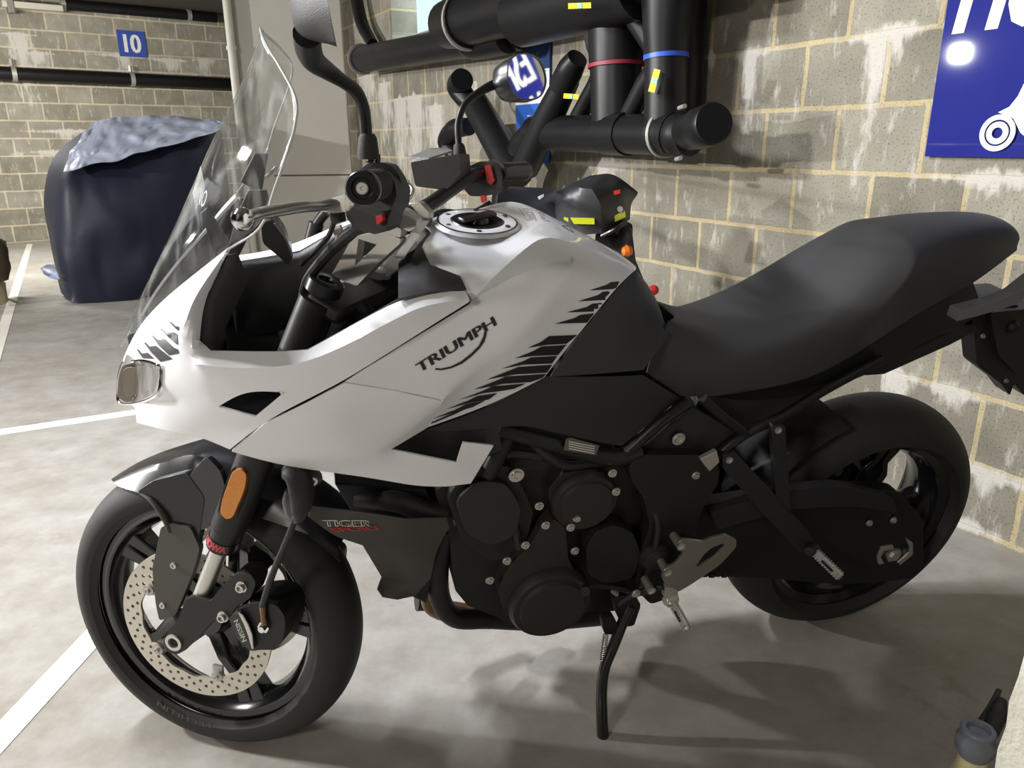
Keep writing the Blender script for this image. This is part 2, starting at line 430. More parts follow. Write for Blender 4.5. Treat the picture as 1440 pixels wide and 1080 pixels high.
# ================================================================ THE GARAGE
def nodes(m):
    nt = m.node_tree; return nt, nt.nodes, nt.links
def block_mat(name, wdt=.31, hgt=.2075, mortar=.019, c1=(.27, .25, .21), c2=(.36, .335, .285), cm=(.52, .45, .30), off=(0, 0), stain=(1.45, .35), stain_amt=1.0, stains=()):
    m = bpy.data.materials.new(name); m.use_nodes = True; nt, N, L = nodes(m); b = N['Principled BSDF']; b.inputs['Roughness'].default_value = .9
    b.inputs['Specular IOR Level'].default_value = .2
    tc = N.new('ShaderNodeTexCoord'); sp = N.new('ShaderNodeSeparateXYZ'); cb = N.new('ShaderNodeCombineXYZ')
    L.new(tc.outputs['Object'], sp.inputs[0]); L.new(sp.outputs[0], cb.inputs[0]); L.new(sp.outputs[2], cb.inputs[1])
    wob = N.new('ShaderNodeTexNoise'); wob.inputs['Scale'].default_value = 9; wob.inputs['Detail'].default_value = 4
    L.new(cb.outputs[0], wob.inputs['Vector'])
    wm = N.new('ShaderNodeVectorMath'); wm.operation = 'MULTIPLY_ADD'; wm.inputs[1].default_value = (.011, .011, 0); wm.inputs[2].default_value = (off[0]-.0055, off[1]-.0055, 0)
    L.new(wob.outputs[1], wm.inputs[0])
    ad = N.new('ShaderNodeVectorMath'); L.new(cb.outputs[0], ad.inputs[0]); L.new(wm.outputs[0], ad.inputs[1])
    br = N.new('ShaderNodeTexBrick'); br.inputs['Scale'].default_value = 1; br.inputs['Brick Width'].default_value = wdt; br.inputs['Row Height'].default_value = hgt
    br.inputs['Mortar Size'].default_value = mortar*.5; br.inputs['Mortar Smooth'].default_value = .25; br.inputs['Bias'].default_value = -.1
    br.inputs['Color1'].default_value = (*c1, 1); br.inputs['Color2'].default_value = (*c2, 1); br.inputs['Mortar'].default_value = (*cm, 1)
    L.new(ad.outputs[0], br.inputs['Vector'])
    # pits and mottling
    n1 = N.new('ShaderNodeTexNoise'); n1.inputs['Scale'].default_value = 150; n1.inputs['Detail'].default_value = 3
    n2 = N.new('ShaderNodeTexNoise'); n2.inputs['Scale'].default_value = 5; n2.inputs['Detail'].default_value = 6
    for n in (n1, n2): L.new(tc.outputs['Object'], n.inputs['Vector'])
    r1 = N.new('ShaderNodeValToRGB'); r1.color_ramp.elements[0].position = .30; r1.color_ramp.elements[0].color = (.45, .45, .45, 1); r1.color_ramp.elements[1].position = .42; r1.color_ramp.elements[1].color = (1, 1, 1, 1)
    L.new(n1.outputs[0], r1.inputs[0])
    r2 = N.new('ShaderNodeMapRange'); r2.inputs['From Min'].default_value = .3; r2.inputs['From Max'].default_value = .7; r2.inputs['To Min'].default_value = .78; r2.inputs['To Max'].default_value = 1.15
    L.new(n2.outputs[0], r2.inputs[0])
    m1 = N.new('ShaderNodeMix'); m1.data_type = 'RGBA'; m1.blend_type = 'MULTIPLY'; m1.inputs['Factor'].default_value = .75
    L.new(br.outputs[0], m1.inputs['A']); L.new(r1.outputs[0], m1.inputs['B'])
    m2 = N.new('ShaderNodeVectorMath'); m2.operation = 'SCALE'; L.new(m1.outputs['Result'], m2.inputs[0]); L.new(r2.outputs[0], m2.inputs['Scale'])
    # lime bloom: runs that start at bed joints and drip down
    cv = N.new('ShaderNodeCombineXYZ'); L.new(sp.outputs[0], cv.inputs[0])
    zz = N.new('ShaderNodeMath'); zz.operation = 'MULTIPLY'; zz.inputs[1].default_value = .22; L.new(sp.outputs[2], zz.inputs[0]); L.new(zz.outputs[0], cv.inputs[1])
    ns = N.new('ShaderNodeTexNoise'); ns.inputs['Scale'].default_value = 3.6; ns.inputs['Detail'].default_value = 7; ns.inputs['Roughness'].default_value = .62; ns.inputs['Distortion'].default_value = .15
    L.new(cv.outputs[0], ns.inputs['Vector'])
    zr = N.new('ShaderNodeMapRange'); zr.inputs['From Min'].default_value = stain[0]-stain[1]; zr.inputs['From Max'].default_value = stain[0]; zr.inputs['To Min'].default_value = -.25; zr.inputs['To Max'].default_value = .11
    L.new(sp.outputs[2], zr.inputs[0])
    cut = N.new('ShaderNodeMath'); cut.operation = 'LESS_THAN'; L.new(sp.outputs[2], cut.inputs[0]); 
    wig = N.new('ShaderNodeMath'); wig.operation = 'MULTIPLY_ADD'; wig.inputs[1].default_value = .14; wig.inputs[2].default_value = stain[0]-.045; L.new(n2.outputs[0], wig.inputs[0]); L.new(wig.outputs[0], cut.inputs[1])
    sm = N.new('ShaderNodeMath'); L.new(ns.outputs[0], sm.inputs[0]); L.new(zr.outputs[0], sm.inputs[1])
    sr = N.new('ShaderNodeMapRange'); sr.inputs['From Min'].default_value = .60; sr.inputs['From Max'].default_value = .70; sr.inputs['To Max'].default_value = .85*stain_amt
    L.new(sm.outputs[0], sr.inputs[0])
    sc_ = N.new('ShaderNodeMath'); sc_.operation = 'MULTIPLY'; L.new(sr.outputs[0], sc_.inputs[0]); L.new(cut.outputs[0], sc_.inputs[1])
    def mth(op, a, b_=None, c=None, cl=False):
        q = N.new('ShaderNodeMath'); q.operation = op; q.use_clamp = cl
        for i, x in enumerate((a, b_, c)):
            if x is None: continue
            if isinstance(x, (int, float)): q.inputs[i].default_value = x
            else: L.new(x, q.inputs[i])
        return q.outputs[0]
    fine_ = N.new('ShaderNodeTexNoise'); fine_.inputs['Scale'].default_value = 22; fine_.inputs['Detail'].default_value = 6; fine_.inputs['Roughness'].default_value = .7
    cv2 = N.new('ShaderNodeCombineXYZ'); L.new(sp.outputs[0], cv2.inputs[0]); L.new(mth('MULTIPLY', sp.outputs[2], .28), cv2.inputs[1]); L.new(cv2.outputs[0], fine_.inputs['Vector'])
    total = sc_.outputs[0]
    for (s_, zt, ln, wr, wt) in stains:
        dx = mth('ABSOLUTE', mth('SUBTRACT', sp.outputs[0], s_))
        dz = mth('SUBTRACT', zt, sp.outputs[2])                       # down from the joint
        run = mth('MULTIPLY', mth('SUBTRACT', 1.0, mth('DIVIDE', dx, wr)), mth('SUBTRACT', 1.0, mth('DIVIDE', dz, ln), None, True))
        run = mth('MULTIPLY', run, mth('GREATER_THAN', dz, -.01))
        topb = mth('SUBTRACT', 1.0, mth('ADD', mth('DIVIDE', dx, wt), mth('DIVIDE', mth('ABSOLUTE', mth('ADD', dz, .012)), .045)))
        f = mth('MAXIMUM', run, topb)
        f = mth('ADD', f, mth('MULTIPLY', mth('SUBTRACT', fine_.outputs[0], .5), 2.3))
        f = mth('MULTIPLY', mth('SUBTRACT', f, .12), 2.2, None, True)
        total = mth('MAXIMUM', total, mth('MULTIPLY', f, .88))
    m3 = N.new('ShaderNodeMix'); m3.data_type = 'RGBA'; m3.inputs['B'].default_value = (.58, .555, .51, 1)
    L.new(total, m3.inputs['Factor']); L.new(m2.outputs[0], m3.inputs['A']); L.new(m3.outputs['Result'], b.inputs['Base Color'])
    bp = N.new('ShaderNodeBump'); bp.inputs['Strength'].default_value = .6; bp.inputs['Distance'].default_value = .004
    ms = N.new('ShaderNodeMath'); ms.operation = 'MULTIPLY_ADD'; ms.inputs[1].default_value = -.6; L.new(br.outputs[1], ms.inputs[0]); L.new(r1.outputs[0], ms.inputs[2])
    L.new(ms.outputs[0], bp.inputs['Height']); L.new(bp.outputs[0], b.inputs['Normal'])
    return m

def wall_obj(name, P0, D, N_, s0, s1, z0, z1, m, thick=.2, holes=()):
    """wall whose own x runs along it and z up; front face on y=0, body behind it"""
    mt = Matrix(((D.x, -N_.x, 0, P0.x), (D.y, -N_.y, 0, P0.y), (0, 0, 1, 0), (0, 0, 0, 1)))
    vs, T = cdt([(s0, z0), (s1, z0), (s1, z1), (s0, z1)], holes)
    V, F = slab(T, [Vector((v.x, 0, v.y)) for v in vs], [Vector((v.x, thick, v.y)) for v in vs])
    o = obj(name, V, F, m, smooth=0); o.matrix_world = mt; o['kind'] = 'structure'; return o

def sw(p): return (p-W0).dot(WD)
CEIL = 2.85
# window opening, high in the far part of the right-hand wall
wa, wb = sw(onwall(634, 20)), sw(onwall(551, 30)); wz = onwall(560, 56).z
STN = [(sw(onwall(x, y)), onwall(x, y).z, ln, wr, wt) for x, y, ln, wr, wt in ((1056, 82, .34, .050, .13), (1235, 58, .42, .055, .17), (1262, 50, .10, .03, .16), (1400, 258, .06, .04, .28), (1262, 532, .10, .07, .10), (1335, 556, .06, .05, .16), (1385, 672, .07, .05, .22), (1000, 85, .05, .03, .05), (1340, 735, .05, .03, .2),
    (516, 108, .34, .30, .06), (540, 118, .55, .20, .05), (562, 140, .75, .24, .05), (582, 136, .95, .26, .05), (612, 150, .60, .20, .05), (660, 118, .30, .14, .05), (640, 285, .2, .2, .3), (825, 35, .25, .06, .20), (850, 235, .10, .10, .5))]
wall_right = wall_obj('wall_right', W0, WD, WN, -4.2, 9.2, 0, CEIL, block_mat('grey_blockwork', off=(0, -.0145), cm=(.46, .385, .235), c1=(.225, .208, .166), c2=(.34, .318, .262), stains=STN, stain_amt=.35),
                      holes=[[(wa, wz), (wb, wz), (wb, 2.6), (wa, 2.6)]])
def sk(p): return (p-K0).dot(KD)
STK = [(sk(onback(x, y)), onback(x, y).z, ln, wr, wt) for x, y, ln, wr, wt in ((25, 50, .9, .18, .30), (175, 80, .30, .12, .60), (240, 86, .22, .16, .40), (287, 86, .25, .14, .25), (95, 186, .10, .2, .7), (50, 76, .2, .2, .3), (75, 215, .08, .2, .4))]
wall_back = wall_obj('wall_back', K0, KD, KN, -6, 8.8, 0, CEIL, block_mat('far_blockwork', wdt=.38, off=(.12, 0), mortar=.022, stain=(1.05, .12), c1=(.25, .235, .185), c2=(.34, .32, .27), cm=(.52, .46, .34), stains=STK))
# the lit white-painted well behind the window opening
well = empty('window_1', W0+WD*((wa+wb)/2)); well['kind'] = 'structure'
wm_ = mat('white_painted_block', (.62, .68, .68), .7)
def wbox(c, s): # box in wall coordinates (s, behind, z)
    R = Matrix(((WD.x, -WN.x, 0), (WD.y, -WN.y, 0), (0, 0, 1)))
    return g_box(W0+WD*c[0]-WN*c[1]+Vector((0, 0, c[2])), s, R)
def wpart(name, g, m, par):
    V, F = g; loc = par.matrix_world.translation if par else Vector((0, 0, 0)); 
    return obj(name, [v-loc for v in V], F, m, par)
bpy.context.view_layer.update()
cw = (wa+wb)/2; dw = wb-wa
wpart('window_reveal', join(wbox((cw, .75, 2.2), (dw+.7, .04, 1.6)), wbox((wa-.35, .5, 2.2), (.04, .6, 1.6)), wbox((wb+.35, .5, 2.2), (.04, .6, 1.6)), wbox((cw, .5, wz-.1), (dw+.7, .6, .04))), wm_, well)
bevel(wpart('window_frame', join(wbox((wa+.09, .1, (wz+2.6)/2), (.03, .05, 2.6-wz)), wbox((cw, .1, wz+.015), (dw, .05, .03)), wbox((wa+.012, .1, (wz+2.6)/2), (.024, .05, 2.6-wz))), mat('pale_window_frame', (.6, .65, .66), .4), well), .003)
lw = area('daylight_well', W0+WD*cw-WN*.45+Vector((0, 0, 2.55)), W0+WD*cw-WN*.6+Vector((0, 0, 1.6)), .5, .4, 12, (.80, .93, 1))

# floor and ceiling
def floor_mat():
    m = bpy.data.materials.new('garage_concrete'); m.use_nodes = True; nt, N, L = nodes(m); b = N['Principled BSDF']
    tc = N.new('ShaderNodeTexCoord')
    n = [N.new('ShaderNodeTexNoise') for _ in range(3)]
    for q, s, d in zip(n, (1.1, 7, 60), (8, 8, 4)): q.inputs['Scale'].default_value = s; q.inputs['Detail'].default_value = d; L.new(tc.outputs['Object'], q.inputs['Vector'])
    n[1].inputs['Roughness'].default_value = .7
    r = N.new('ShaderNodeValToRGB'); e = r.color_ramp.elements; e[0].position = .36; e[0].color = (.26, .235, .195, 1); e[1].position = .62; e[1].color = (.41, .40, .385, 1)
    mm = N.new('ShaderNodeMath'); mm.operation = 'MULTIPLY_ADD'; mm.inputs[1].default_value = .55; L.new(n[1].outputs[0], mm.inputs[0])
    m0 = N.new('ShaderNodeMath'); m0.operation = 'MULTIPLY'; m0.inputs[1].default_value = .45; L.new(n[0].outputs[0], m0.inputs[0]); L.new(m0.outputs[0], mm.inputs[2]); L.new(mm.outputs[0], r.inputs[0])
    # dark flecks and tyre dirt
    r2 = N.new('ShaderNodeValToRGB'); r2.color_ramp.elements[0].position = .27; r2.color_ramp.elements[0].color = (.55, .47, .36, 1); r2.color_ramp.elements[1].position = .40; r2.color_ramp.elements[1].color = (1, 1, 1, 1)
    n4 = N.new('ShaderNodeTexNoise'); n4.inputs['Scale'].default_value = 2.6; n4.inputs['Detail'].default_value = 10; n4.inputs['Roughness'].default_value = .75; L.new(tc.outputs['Object'], n4.inputs['Vector']); L.new(n4.outputs[0], r2.inputs[0])
    mx = N.new('ShaderNodeMix'); mx.data_type = 'RGBA'; mx.blend_type = 'MULTIPLY'; mx.inputs['Factor'].default_value = .8; L.new(r.outputs[0], mx.inputs['A']); L.new(r2.outputs[0], mx.inputs['B']); L.new(mx.outputs['Result'], b.inputs['Base Color'])
    rr = N.new('ShaderNodeMapRange'); rr.inputs['To Min'].default_value = .38; rr.inputs['To Max'].default_value = .7; L.new(n[1].outputs[0], rr.inputs[0]); L.new(rr.outputs[0], b.inputs['Roughness'])
    b.inputs['Specular IOR Level'].default_value = .35
    bp = N.new('ShaderNodeBump'); bp.inputs['Strength'].default_value = .12; bp.inputs['Distance'].default_value = .004; L.new(n[2].outputs[0], bp.inputs['Height']); L.new(bp.outputs[0], b.inputs['Normal'])
    return m
g = g_box((0, 4, -.06), (26, 24, .12)); o = obj('floor', *g, floor_mat(), smooth=0); o['kind'] = 'structure'
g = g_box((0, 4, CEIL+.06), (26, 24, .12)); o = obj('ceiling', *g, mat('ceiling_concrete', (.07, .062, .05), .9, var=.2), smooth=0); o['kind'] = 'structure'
paint = mat('worn_line_paint', (.80, .77, .69), .6, var=.12, vscale=30)
def stripe(n, pts):
    V = [Vector((p.x, p.y, z)) for z in (.0002, .0016) for p in pts]
    F = [(3, 2, 1, 0), (4, 5, 6, 7)]+[(i, (i+1) % 4, 4+(i+1) % 4, 4+i) for i in range(4)]
    o = obj('trim_%d' % n, V, F, paint, smooth=0); o['kind'] = 'structure'
a, b_, c, d = ground(0, 1014), ground(0, 1062), ground(140, 912), ground(120, 888)
dd = (d-a).normalized(); d2 = (c-b_).normalized()
stripe(1, [a-dd*1.2, b_-dd*1.2, b_+dd*2.25, a+dd*2.25])
a, b_, c, d = ground(0, 604), ground(0, 612), ground(189, 583), ground(189, 576.5)
dd = (d-a).normalized()
stripe(2, [a-dd*2.4, b_-dd*2.4, b_+dd*1.05, a+dd*1.05])
a, b_, c, d = ground(12, 419), ground(25, 419), ground(46, 343), ground(38, 343)
dd = (d-a).normalized()
stripe(3, [a-dd*2.8, b_-dd*2.8, c, d])

# concrete column with the conduit on its left, standing where the block wall ends
pc = mat('column_concrete', (.50, .475, .425), .8, bump=.2, bscale=60, var=.10, vscale=2.2)
pr = onwall(489, 150, .10); pr = Vector((pr.x, pr.y, 0))
def along(P, D, px, py):  # walk from P along D till the pixel column is met
    d = ray(px, py); n = Vector((d.y, -d.x, 0)); return P+D*((CAM-P).dot(n)/D.dot(n))
PD = Vector((-.985, -.17, 0)); PN = Vector((.17, -.985, 0))
pl = along(pr, PD, 337, 150)
V = [pr, pl, pl-PN*.12, pr-PN*.12]
V = [Vector((v.x, v.y, z)) for z in (0, CEIL) for v in V]
o = bevel(obj('wall_pillar', V, [(0, 1, 2, 3), (4, 5, 6, 7), (0, 1, 5, 4), (1, 2, 6, 5), (2, 3, 7, 6), (3, 0, 4, 7)], pc, smooth=0), .012); o['kind'] = 'structure'
# formwork joint across the column, a thin dark strip
jz = hit(430, 247.5, pr, PN)
jl = along(Vector((pr.x, pr.y, 0)), PD, 386, 247)
a = Vector((jl.x, jl.y, jz.z))+PN*.001; b2 = Vector((pr.x, pr.y, jz.z))+PN*.001
V = [a, b2, b2+Vector((0, 0, .012)), a+Vector((0, 0, .012))]; V += [v+PN*.004 for v in V]
o = obj('trim_4', V, [(0, 1, 2, 3), (4, 5, 6, 7), (0, 1, 5, 4), (1, 2, 6, 5), (2, 3, 7, 6), (3, 0, 4, 7)], mat('joint_dark', (.10, .085, .065), .9), smooth=0); o['kind'] = 'structure'
cp = along(pr+PN*.045, PD, 325, 60)
V, F = g_tube([(cp.x, cp.y, .0), (cp.x, cp.y, CEIL)], .033, 16, smooth=False)
cond = empty('conduit_pipe', (cp.x, cp.y, 0)); tag(cond, 'pale vertical conduit pipe running up beside the concrete column', 'pipe')
bpy.context.view_layer.update()
cream = mat('cream_conduit', (.62, .60, .52), .5)
wpart('pipe_run', (V, F), cream, cond)
q = hit(332, 71, Vector((cp.x, cp.y, 0)), KN)
wpart('pipe_bracket', g_turn([(0, .036), (0, .042), (.03, .042), (.03, .036)], (cp.x, cp.y, q.z), (0, 0, 1), 20), cream, cond)

# near rough-rendered column stub at the bottom right, close to the camera
e0 = deep(1421, 990, .80); e0.z = 0
rd = Vector((.93, .37, 0)).normalized(); rn = Vector((rd.y, -rd.x, 0))
rough = mat('rough_render', (.42, .40, .34), .9, bump=1.0, bscale=160, var=.15, vscale=40)
V = [e0, e0+rd*.5, e0+rd*.5+rn*.45, e0+rn*.45]
def subd_box(V4, h, n=46):
    """upright prism with gridded faces so that the render can be displaced"""
    bm = bmesh.new(); bot = [bm.verts.new(v) for v in V4]; top = [bm.verts.new(v+Vector((0, 0, h))) for v in V4]
    bm.faces.new(bot[::-1]); bm.faces.new(top)
    for i in range(4): bm.faces.new((bot[i], bot[(i+1) % 4], top[(i+1) % 4], top[i]))
    bmesh.ops.subdivide_edges(bm, edges=bm.edges[:], cuts=n, use_grid_fill=True)
    vs = [v.co.copy() for v in bm.verts]; bm.verts.index_update(); F = [tuple(v.index for v in f.verts) for f in bm.faces]; bm.free(); return vs, F
from mathutils import noise
V, F = subd_box(V, CEIL, 90)
cc = e0+rd*.25+rn*.225
V = [v+(Vector((v.x-cc.x, v.y-cc.y, 0)).normalized())*(.006*noise.noise(v*38)+.003*noise.noise(v*110)) for v in V]
o = obj('wall_column', V, F, rough, smooth=60); o['kind'] = 'structure'

# ---------------------------------------------------------------- drain pipes of the back wall
pvc = mat('black_pvc', (.006, .006, .007), .40, spec=.35)
zinc = mat('galvanised_clamp', (.45, .44, .41), .5, .6)
def kpt(px, py, off): return onback(px, py, off)
def kpipe(label, p, q, r, clamps):
    A = kpt(*p, .16); Bp = kpt(*q, .16); root = empty('drain_pipe', A); bpy.context.view_layer.update()
    tag(root, label, 'pipe')
    wpart('pipe_run', g_tube([A, Bp], r, 20, smooth=False), pvc, root)
    ax = (Bp-A).normalized()
    for cx in clamps:
        t = along(Vector((A.x, A.y, 0)), KD, cx, 60); f = (Vector((t.x, t.y, 0))-Vector((A.x, A.y, 0))).length/Vector((Bp.x-A.x, Bp.y-A.y, 0)).length
        P = A+(Bp-A)*f
        c = wpart('pipe_clamp', join(g_turn([(-.025, r-.01), (-.025, r+.012), (.025, r+.012), (.025, r-.01)], P, ax, 20), g_box(P+Vector((0, 0, r+.04))-KN*.02, (.03, .03, .10))), zinc, root)
    return root
kpipe('long black drain pipe low on the block wall, below the number sign', (-60, 100), (327, 118), .078, (11, 178, 325))
kpipe('upper black drain pipe on the block wall, above the number sign', (86, 6), (304, 25), .062, (97, 270))
# fluorescent batten beside the upper pipe, unlit
bt = empty('batten_light', kpt(40, 8, .2)); bpy.context.view_layer.update(); tag(bt, 'pale unlit batten light fitting at the top left beside the upper pipe', 'light')
R = Matrix(((KD.x, -KN.x, 0), (KD.y, -KN.y, 0), (0, 0, 1)))
bevel(wpart('housing', g_box(kpt(46, 9, .28), (.62, .12, .07), R), mat('cream_batten', (.52, .49, .42), .5), bt), .01)
bevel(wpart('end_cap', g_box(kpt(14, 8, .28), (.07, .15, .16), R), mat('grey_cap', (.2, .19, .17), .6), bt), .01)
# number sign
def sign_frame(fn, tl, tr, br, bl): return [fn(*p) for p in (tl, tr, br, bl)]
def flat_sign(name, P0, ux, uz, n, wd, ht, m, th=.006):
    V = [P0+n*t+ux*a+uz*b for t in (0, th) for a, b in ((0, 0), (wd, 0), (wd, ht), (0, ht))]
    root = empty(name, P0); bpy.context.view_layer.update()
    wpart('sign_plate', (V, [(0, 1, 2, 3), (4, 5, 6, 7), (0, 1, 5, 4), (1, 2, 6, 5), (2, 3, 7, 6), (3, 0, 4, 7)]), m, root)
    return root
blue_w = mat('worn_blue_sign', (.035, .075, .36), .45); sw_ = mat('sign_white', (.72, .72, .70), .5)
Z = Vector((0, 0, 1))
P = kpt(168.5, 79, .012); Q = kpt(207.5, 80, .012); H = kpt(166, 42, .012).z-P.z; wd = (Q-P).length
s10 = flat_sign('number_sign', P, KD, Z, KN, wd, H, blue_w); tag(s10, 'small blue bay sign reading 10 on the far block wall', 'sign')
def stext(name, body, par, o, ux, uy, m, bold=.03, space=1.0):
    loc = par.matrix_world.translation
    return text_plane(name, body, Vector(o)-loc, ux, uy, m, par, bold, space)
bpy.context.view_layer.update()
stext('numerals', '10', s10, P+KN*.009+KD*wd*.20+Z*H*.16, KD*wd*.62, Z*H*.70, sw_, .04, .95)

# ---------------------------------------------------------------- pipes of the right-hand wall
def pr_(P, px):   # metres that px pixels span at P
    return px*(P-CAM).dot(fw)/FPX
def wtube(name, root, pts, rpx, m=pvc, n=24, smooth=False, k=6):
    """pts: (px,py,off from the wall); rpx radius in pixels at the first/last point"""
    P = [onwall(*p) for p in pts]
    rr = rpx if isinstance(rpx, (list, tuple)) else [rpx]*len(P)
    return wpart(name, g_tube(P, [pr_(p, r) for p, r in zip(P, rr)], n, k, smooth), m, root)
def wring(name, root, p, toward, rpx, lpx, m):
    P = onwall(*p); Q = onwall(*toward); ax = (Q-P).normalized(); r = pr_(P, rpx); l = pr_(P, lpx)
    return wpart(name, g_turn([(-l/2, r*.9), (-l/2, r), (l/2, r), (l/2, r*.9)], P, ax, 28), m, root)
def wroot(name, at, label, cat='pipe', group=None):
    r = empty(name, onwall(*at)); bpy.context.view_layer.update(); return tag(r, label, cat, group)
blue_tape = mat('blue_tape', (.03, .10, .62), .4); red_tape = mat('red_tape', (.28, .02, .035), .5); yel = mat('yellow_label', (.75, .58, .03), .5); cyan = mat('cyan_label_bar', (.25, .55, .62), .5)
def sticker(root, c, half, lean, off):
    """small yellow label with a pale bar, standing on a pipe"""
    cx, cy = c; a = math.radians(lean); ux = (math.cos(a), math.sin(a)); uy = (-math.sin(a), math.cos(a))
    def q(s, t, o): return onwall(cx+ux[0]*s+uy[0]*t, cy+ux[1]*s+uy[1]*t, o)
    def quad(s0, s1, t0, t1, o):
        V = [q(s, t, oo) for oo in (o, o+.003) for s, t in ((s0, t0), (s1, t0), (s1, t1), (s0, t1))]
        return V, [(0, 1, 2, 3), (4, 5, 6, 7), (0, 1, 5, 4), (1, 2, 6, 5), (2, 3, 7, 6), (3, 0, 4, 7)]
    l = wpart('pipe_label', quad(-half[0], half[0], -half[1], half[1], off), yel, root)
    b = wpart('label_bar', quad(-half[0]*.16, half[0]*.2, -half[1]*.9, half[1]*.9, off+.003), cyan, root)
# small pipe, upper left
r = wroot('drain_pipework', (860, 188, .26), 'black drain pipework on the block wall with red and blue tape rings', 'pipes')
wtube('pipe_run', r, [(507, 84, .14), (735, 45, .14)], [17.5, 24])
wring('pipe_flange', r, (509, 83.5, .14), (735, 45, .14), 20.5, 5, mat('grey_flange', (.2, .19, .17), .5))
wtube('pipe_run', r, [(524, 62, .10), (508, 30, .10), (496, -30, .10)], [8, 9, 9], smooth=True)
# large pipe across the top
wtube('pipe_run', r, [(648, 30, .30), (1015, -72, .30)], [34, 50])
wtube('end_cap', r, [(630, 35, .30), (660, 27, .30)], [31, 38])
wring('pipe_strap', r, (657, 30, .30), (1015, -72, .30), 39, 5, zinc)
wtube('branch', r, [(715, 52, .20), (665, 60, .22), (655, 40, .30)], [22, 22, 20], smooth=True)
wtube('socket', r, [(735, 22, .30), (905, -22, .30)], [41, 47])
sticker(r, (815, 8), (16, 4), -2, .47)
# two vertical stacks
wtube('pipe_run', r, [(866, 172, .22), (866, -60, .22)], [35, 40])
wtube('socket', r, [(866, 88, .22), (868, -50, .22)], [38, 43])
wring('tape_ring', r, (866, 92, .22), (866, 0, .22), 39.6, 5, red_tape)
wtube('branch', r, [(806, 178, .22), (838, 120, .22), (850, 90, .22)], [12, 13, 13])
wtube('pipe_run', r, [(936, 175, .26), (937, 0, .26)], [30, 30])
wring('tape_ring', r, (936.5, 80, .26), (937, 0, .26), 31.5, 6, blue_tape)
wtube('socket', r, [(937, 79, .26), (938, 40, .26), (945, -60, .26)], [30, 34, 46])
wtube('branch', r, [(882, 168, .24), (908, 118, .24), (920, 100, .24)], [14, 15, 15])
wtube('branch', r, [(925, 75, .26), (885, 10, .26), (872, -20, .26)], [15, 17, 18])
sticker(r, (920, 113.5), (16.5, 4.5), -75, .365)
wtube('pipe_run', r, [(958, 172, .10), (964, -60, .10)], [27, 33])
# horizontal run with the capped end
wtube('pipe_run', r, [(752, 187, .22), (928, 189, .27)], [23, 28])
wtube('coupling', r, [(853, 187, .25), (884, 188, .255)], [29, 30])
wring('hose_clamp', r, (936, 188, .27), (752, 187, .22), 33, 6, zinc)
wtube('bellows', r, [(928, 188, .27), (942, 188, .27), (944, 188, .275), (950, 189, .275), (952, 189, .275), (958, 189, .28), (960, 189, .28), (972, 190, .28)], [31, 31, 29.5, 30.5, 29, 30.5, 29, 29])
P1 = onwall(966, 187, .29); P2 = onwall(1003, 173.5, .36); ax = (P2-P1).normalized(); rr = pr_(P2, 28)
wpart('end_cap', g_turn([(-.05, rr*.96), ((P2-P1).length*.45, rr*.98), ((P2-P1).length*.5, rr*1.06), ((P2-P1).length, rr*1.06), ((P2-P1).length+.008, rr*.98), ((P2-P1).length+.008, 0)], P1, ax, 32), pvc, r)
wpart('clamp_screw', g_tube([onwall(955, 152, .30), onwall(963, 149, .33)], .008, 8, smooth=False), zinc, r)
wpart('clamp_screw', g_tube([onwall(951, 224, .30), onwall(957, 222, .33)], .008, 8, smooth=False), zinc, r)
wtube('elbow', r, [(762, 187, .22), (742, 200, .22), (727, 225, .22), (712, 268, .22), (708, 330, .22)], [22, 22, 20, 19, 19], smooth=True)
# slanting inlet pipes
wtube('pipe_run', r, [(738, 236, .26), (772, 165, .26), (798, 112, .26)], [20, 21, 18])
wtube('pipe_head', r, [(790, 122, .28), (802, 98, .29), (812, 82, .29)], [19, 19, 15], smooth=True)
sticker(r, (803, 135.5), (10.5, 3.5), 4, .34)
wtube('pipe_run', r, [(728, 250, .26), (668, 145, .26)], [24, 19])
wtube('pipe_head', r, [(668, 150, .26), (655, 138, .28), (645, 122, .30), (650, 112, .32)], [13, 15, 17, 16], smooth=True)
wtube('elbow', r, [(640, 220, .26), (628, 200, .28), (640, 182, .28), (660, 178, .26)], [10, 13, 14, 12], smooth=True)

# ---------------------------------------------------------------- signs of the right-hand wall
P = onwall(727, 228, .01); Qr = onwall(774.5, 60, .01); wd = -(Qr-P).dot(WD); H = onwall(727, 66, .01).z-P.z
UX = -WD
bs = flat_sign('bicycle_sign', P, UX, Z, WN, wd, H, mat('bicycle_sign_blue', (.02, .12, .50), .4)); tag(bs, 'tall blue parking sign with a white bicycle, partly behind the pipes', 'sign')
bpy.context.view_layer.update()
zb = onwall(728, 148, .01).z-P.z
def splate(name, par, o, ux, uy, pts, m, th=.002, n=WN):
    loc = par.matrix_world.translation; vs, T = cdt(pts)
    tp = [Vector(o)+Vector(ux)*v.x+Vector(uy)*v.y+n*th-loc for v in vs]; bt_ = [p-n*th for p in tp]
    return obj(name, *slab(T, tp, bt_), m, par, smooth=0)
splate('dark_panel', bs, P+WN*.006+Z*(zb+.165), UX, Z, [(0, 0), (wd, 0), (wd, H-zb-.165), (0, H-zb-.165)], mat('navy_panel', (.012, .035, .13), .4))
splate('white_band', bs, P+WN*.006+Z*zb, UX, Z, [(0, 0), (wd, 0), (wd, .165), (0, .165)], sw_)
stext('lettering', 'RESERVE', bs, P+WN*.009+UX*wd*.22+Z*(H-.10), UX*wd*.5, Z*.05, mat('faded_letters', (.12, .18, .30), .5), .01)
stext('lettering', 'POINT', bs, P+WN*.009+UX*wd*.58+Z*(H-.19), UX*wd*.34, Z*.05, mat('faded_letters', (.12, .18, .30), .5), .01)
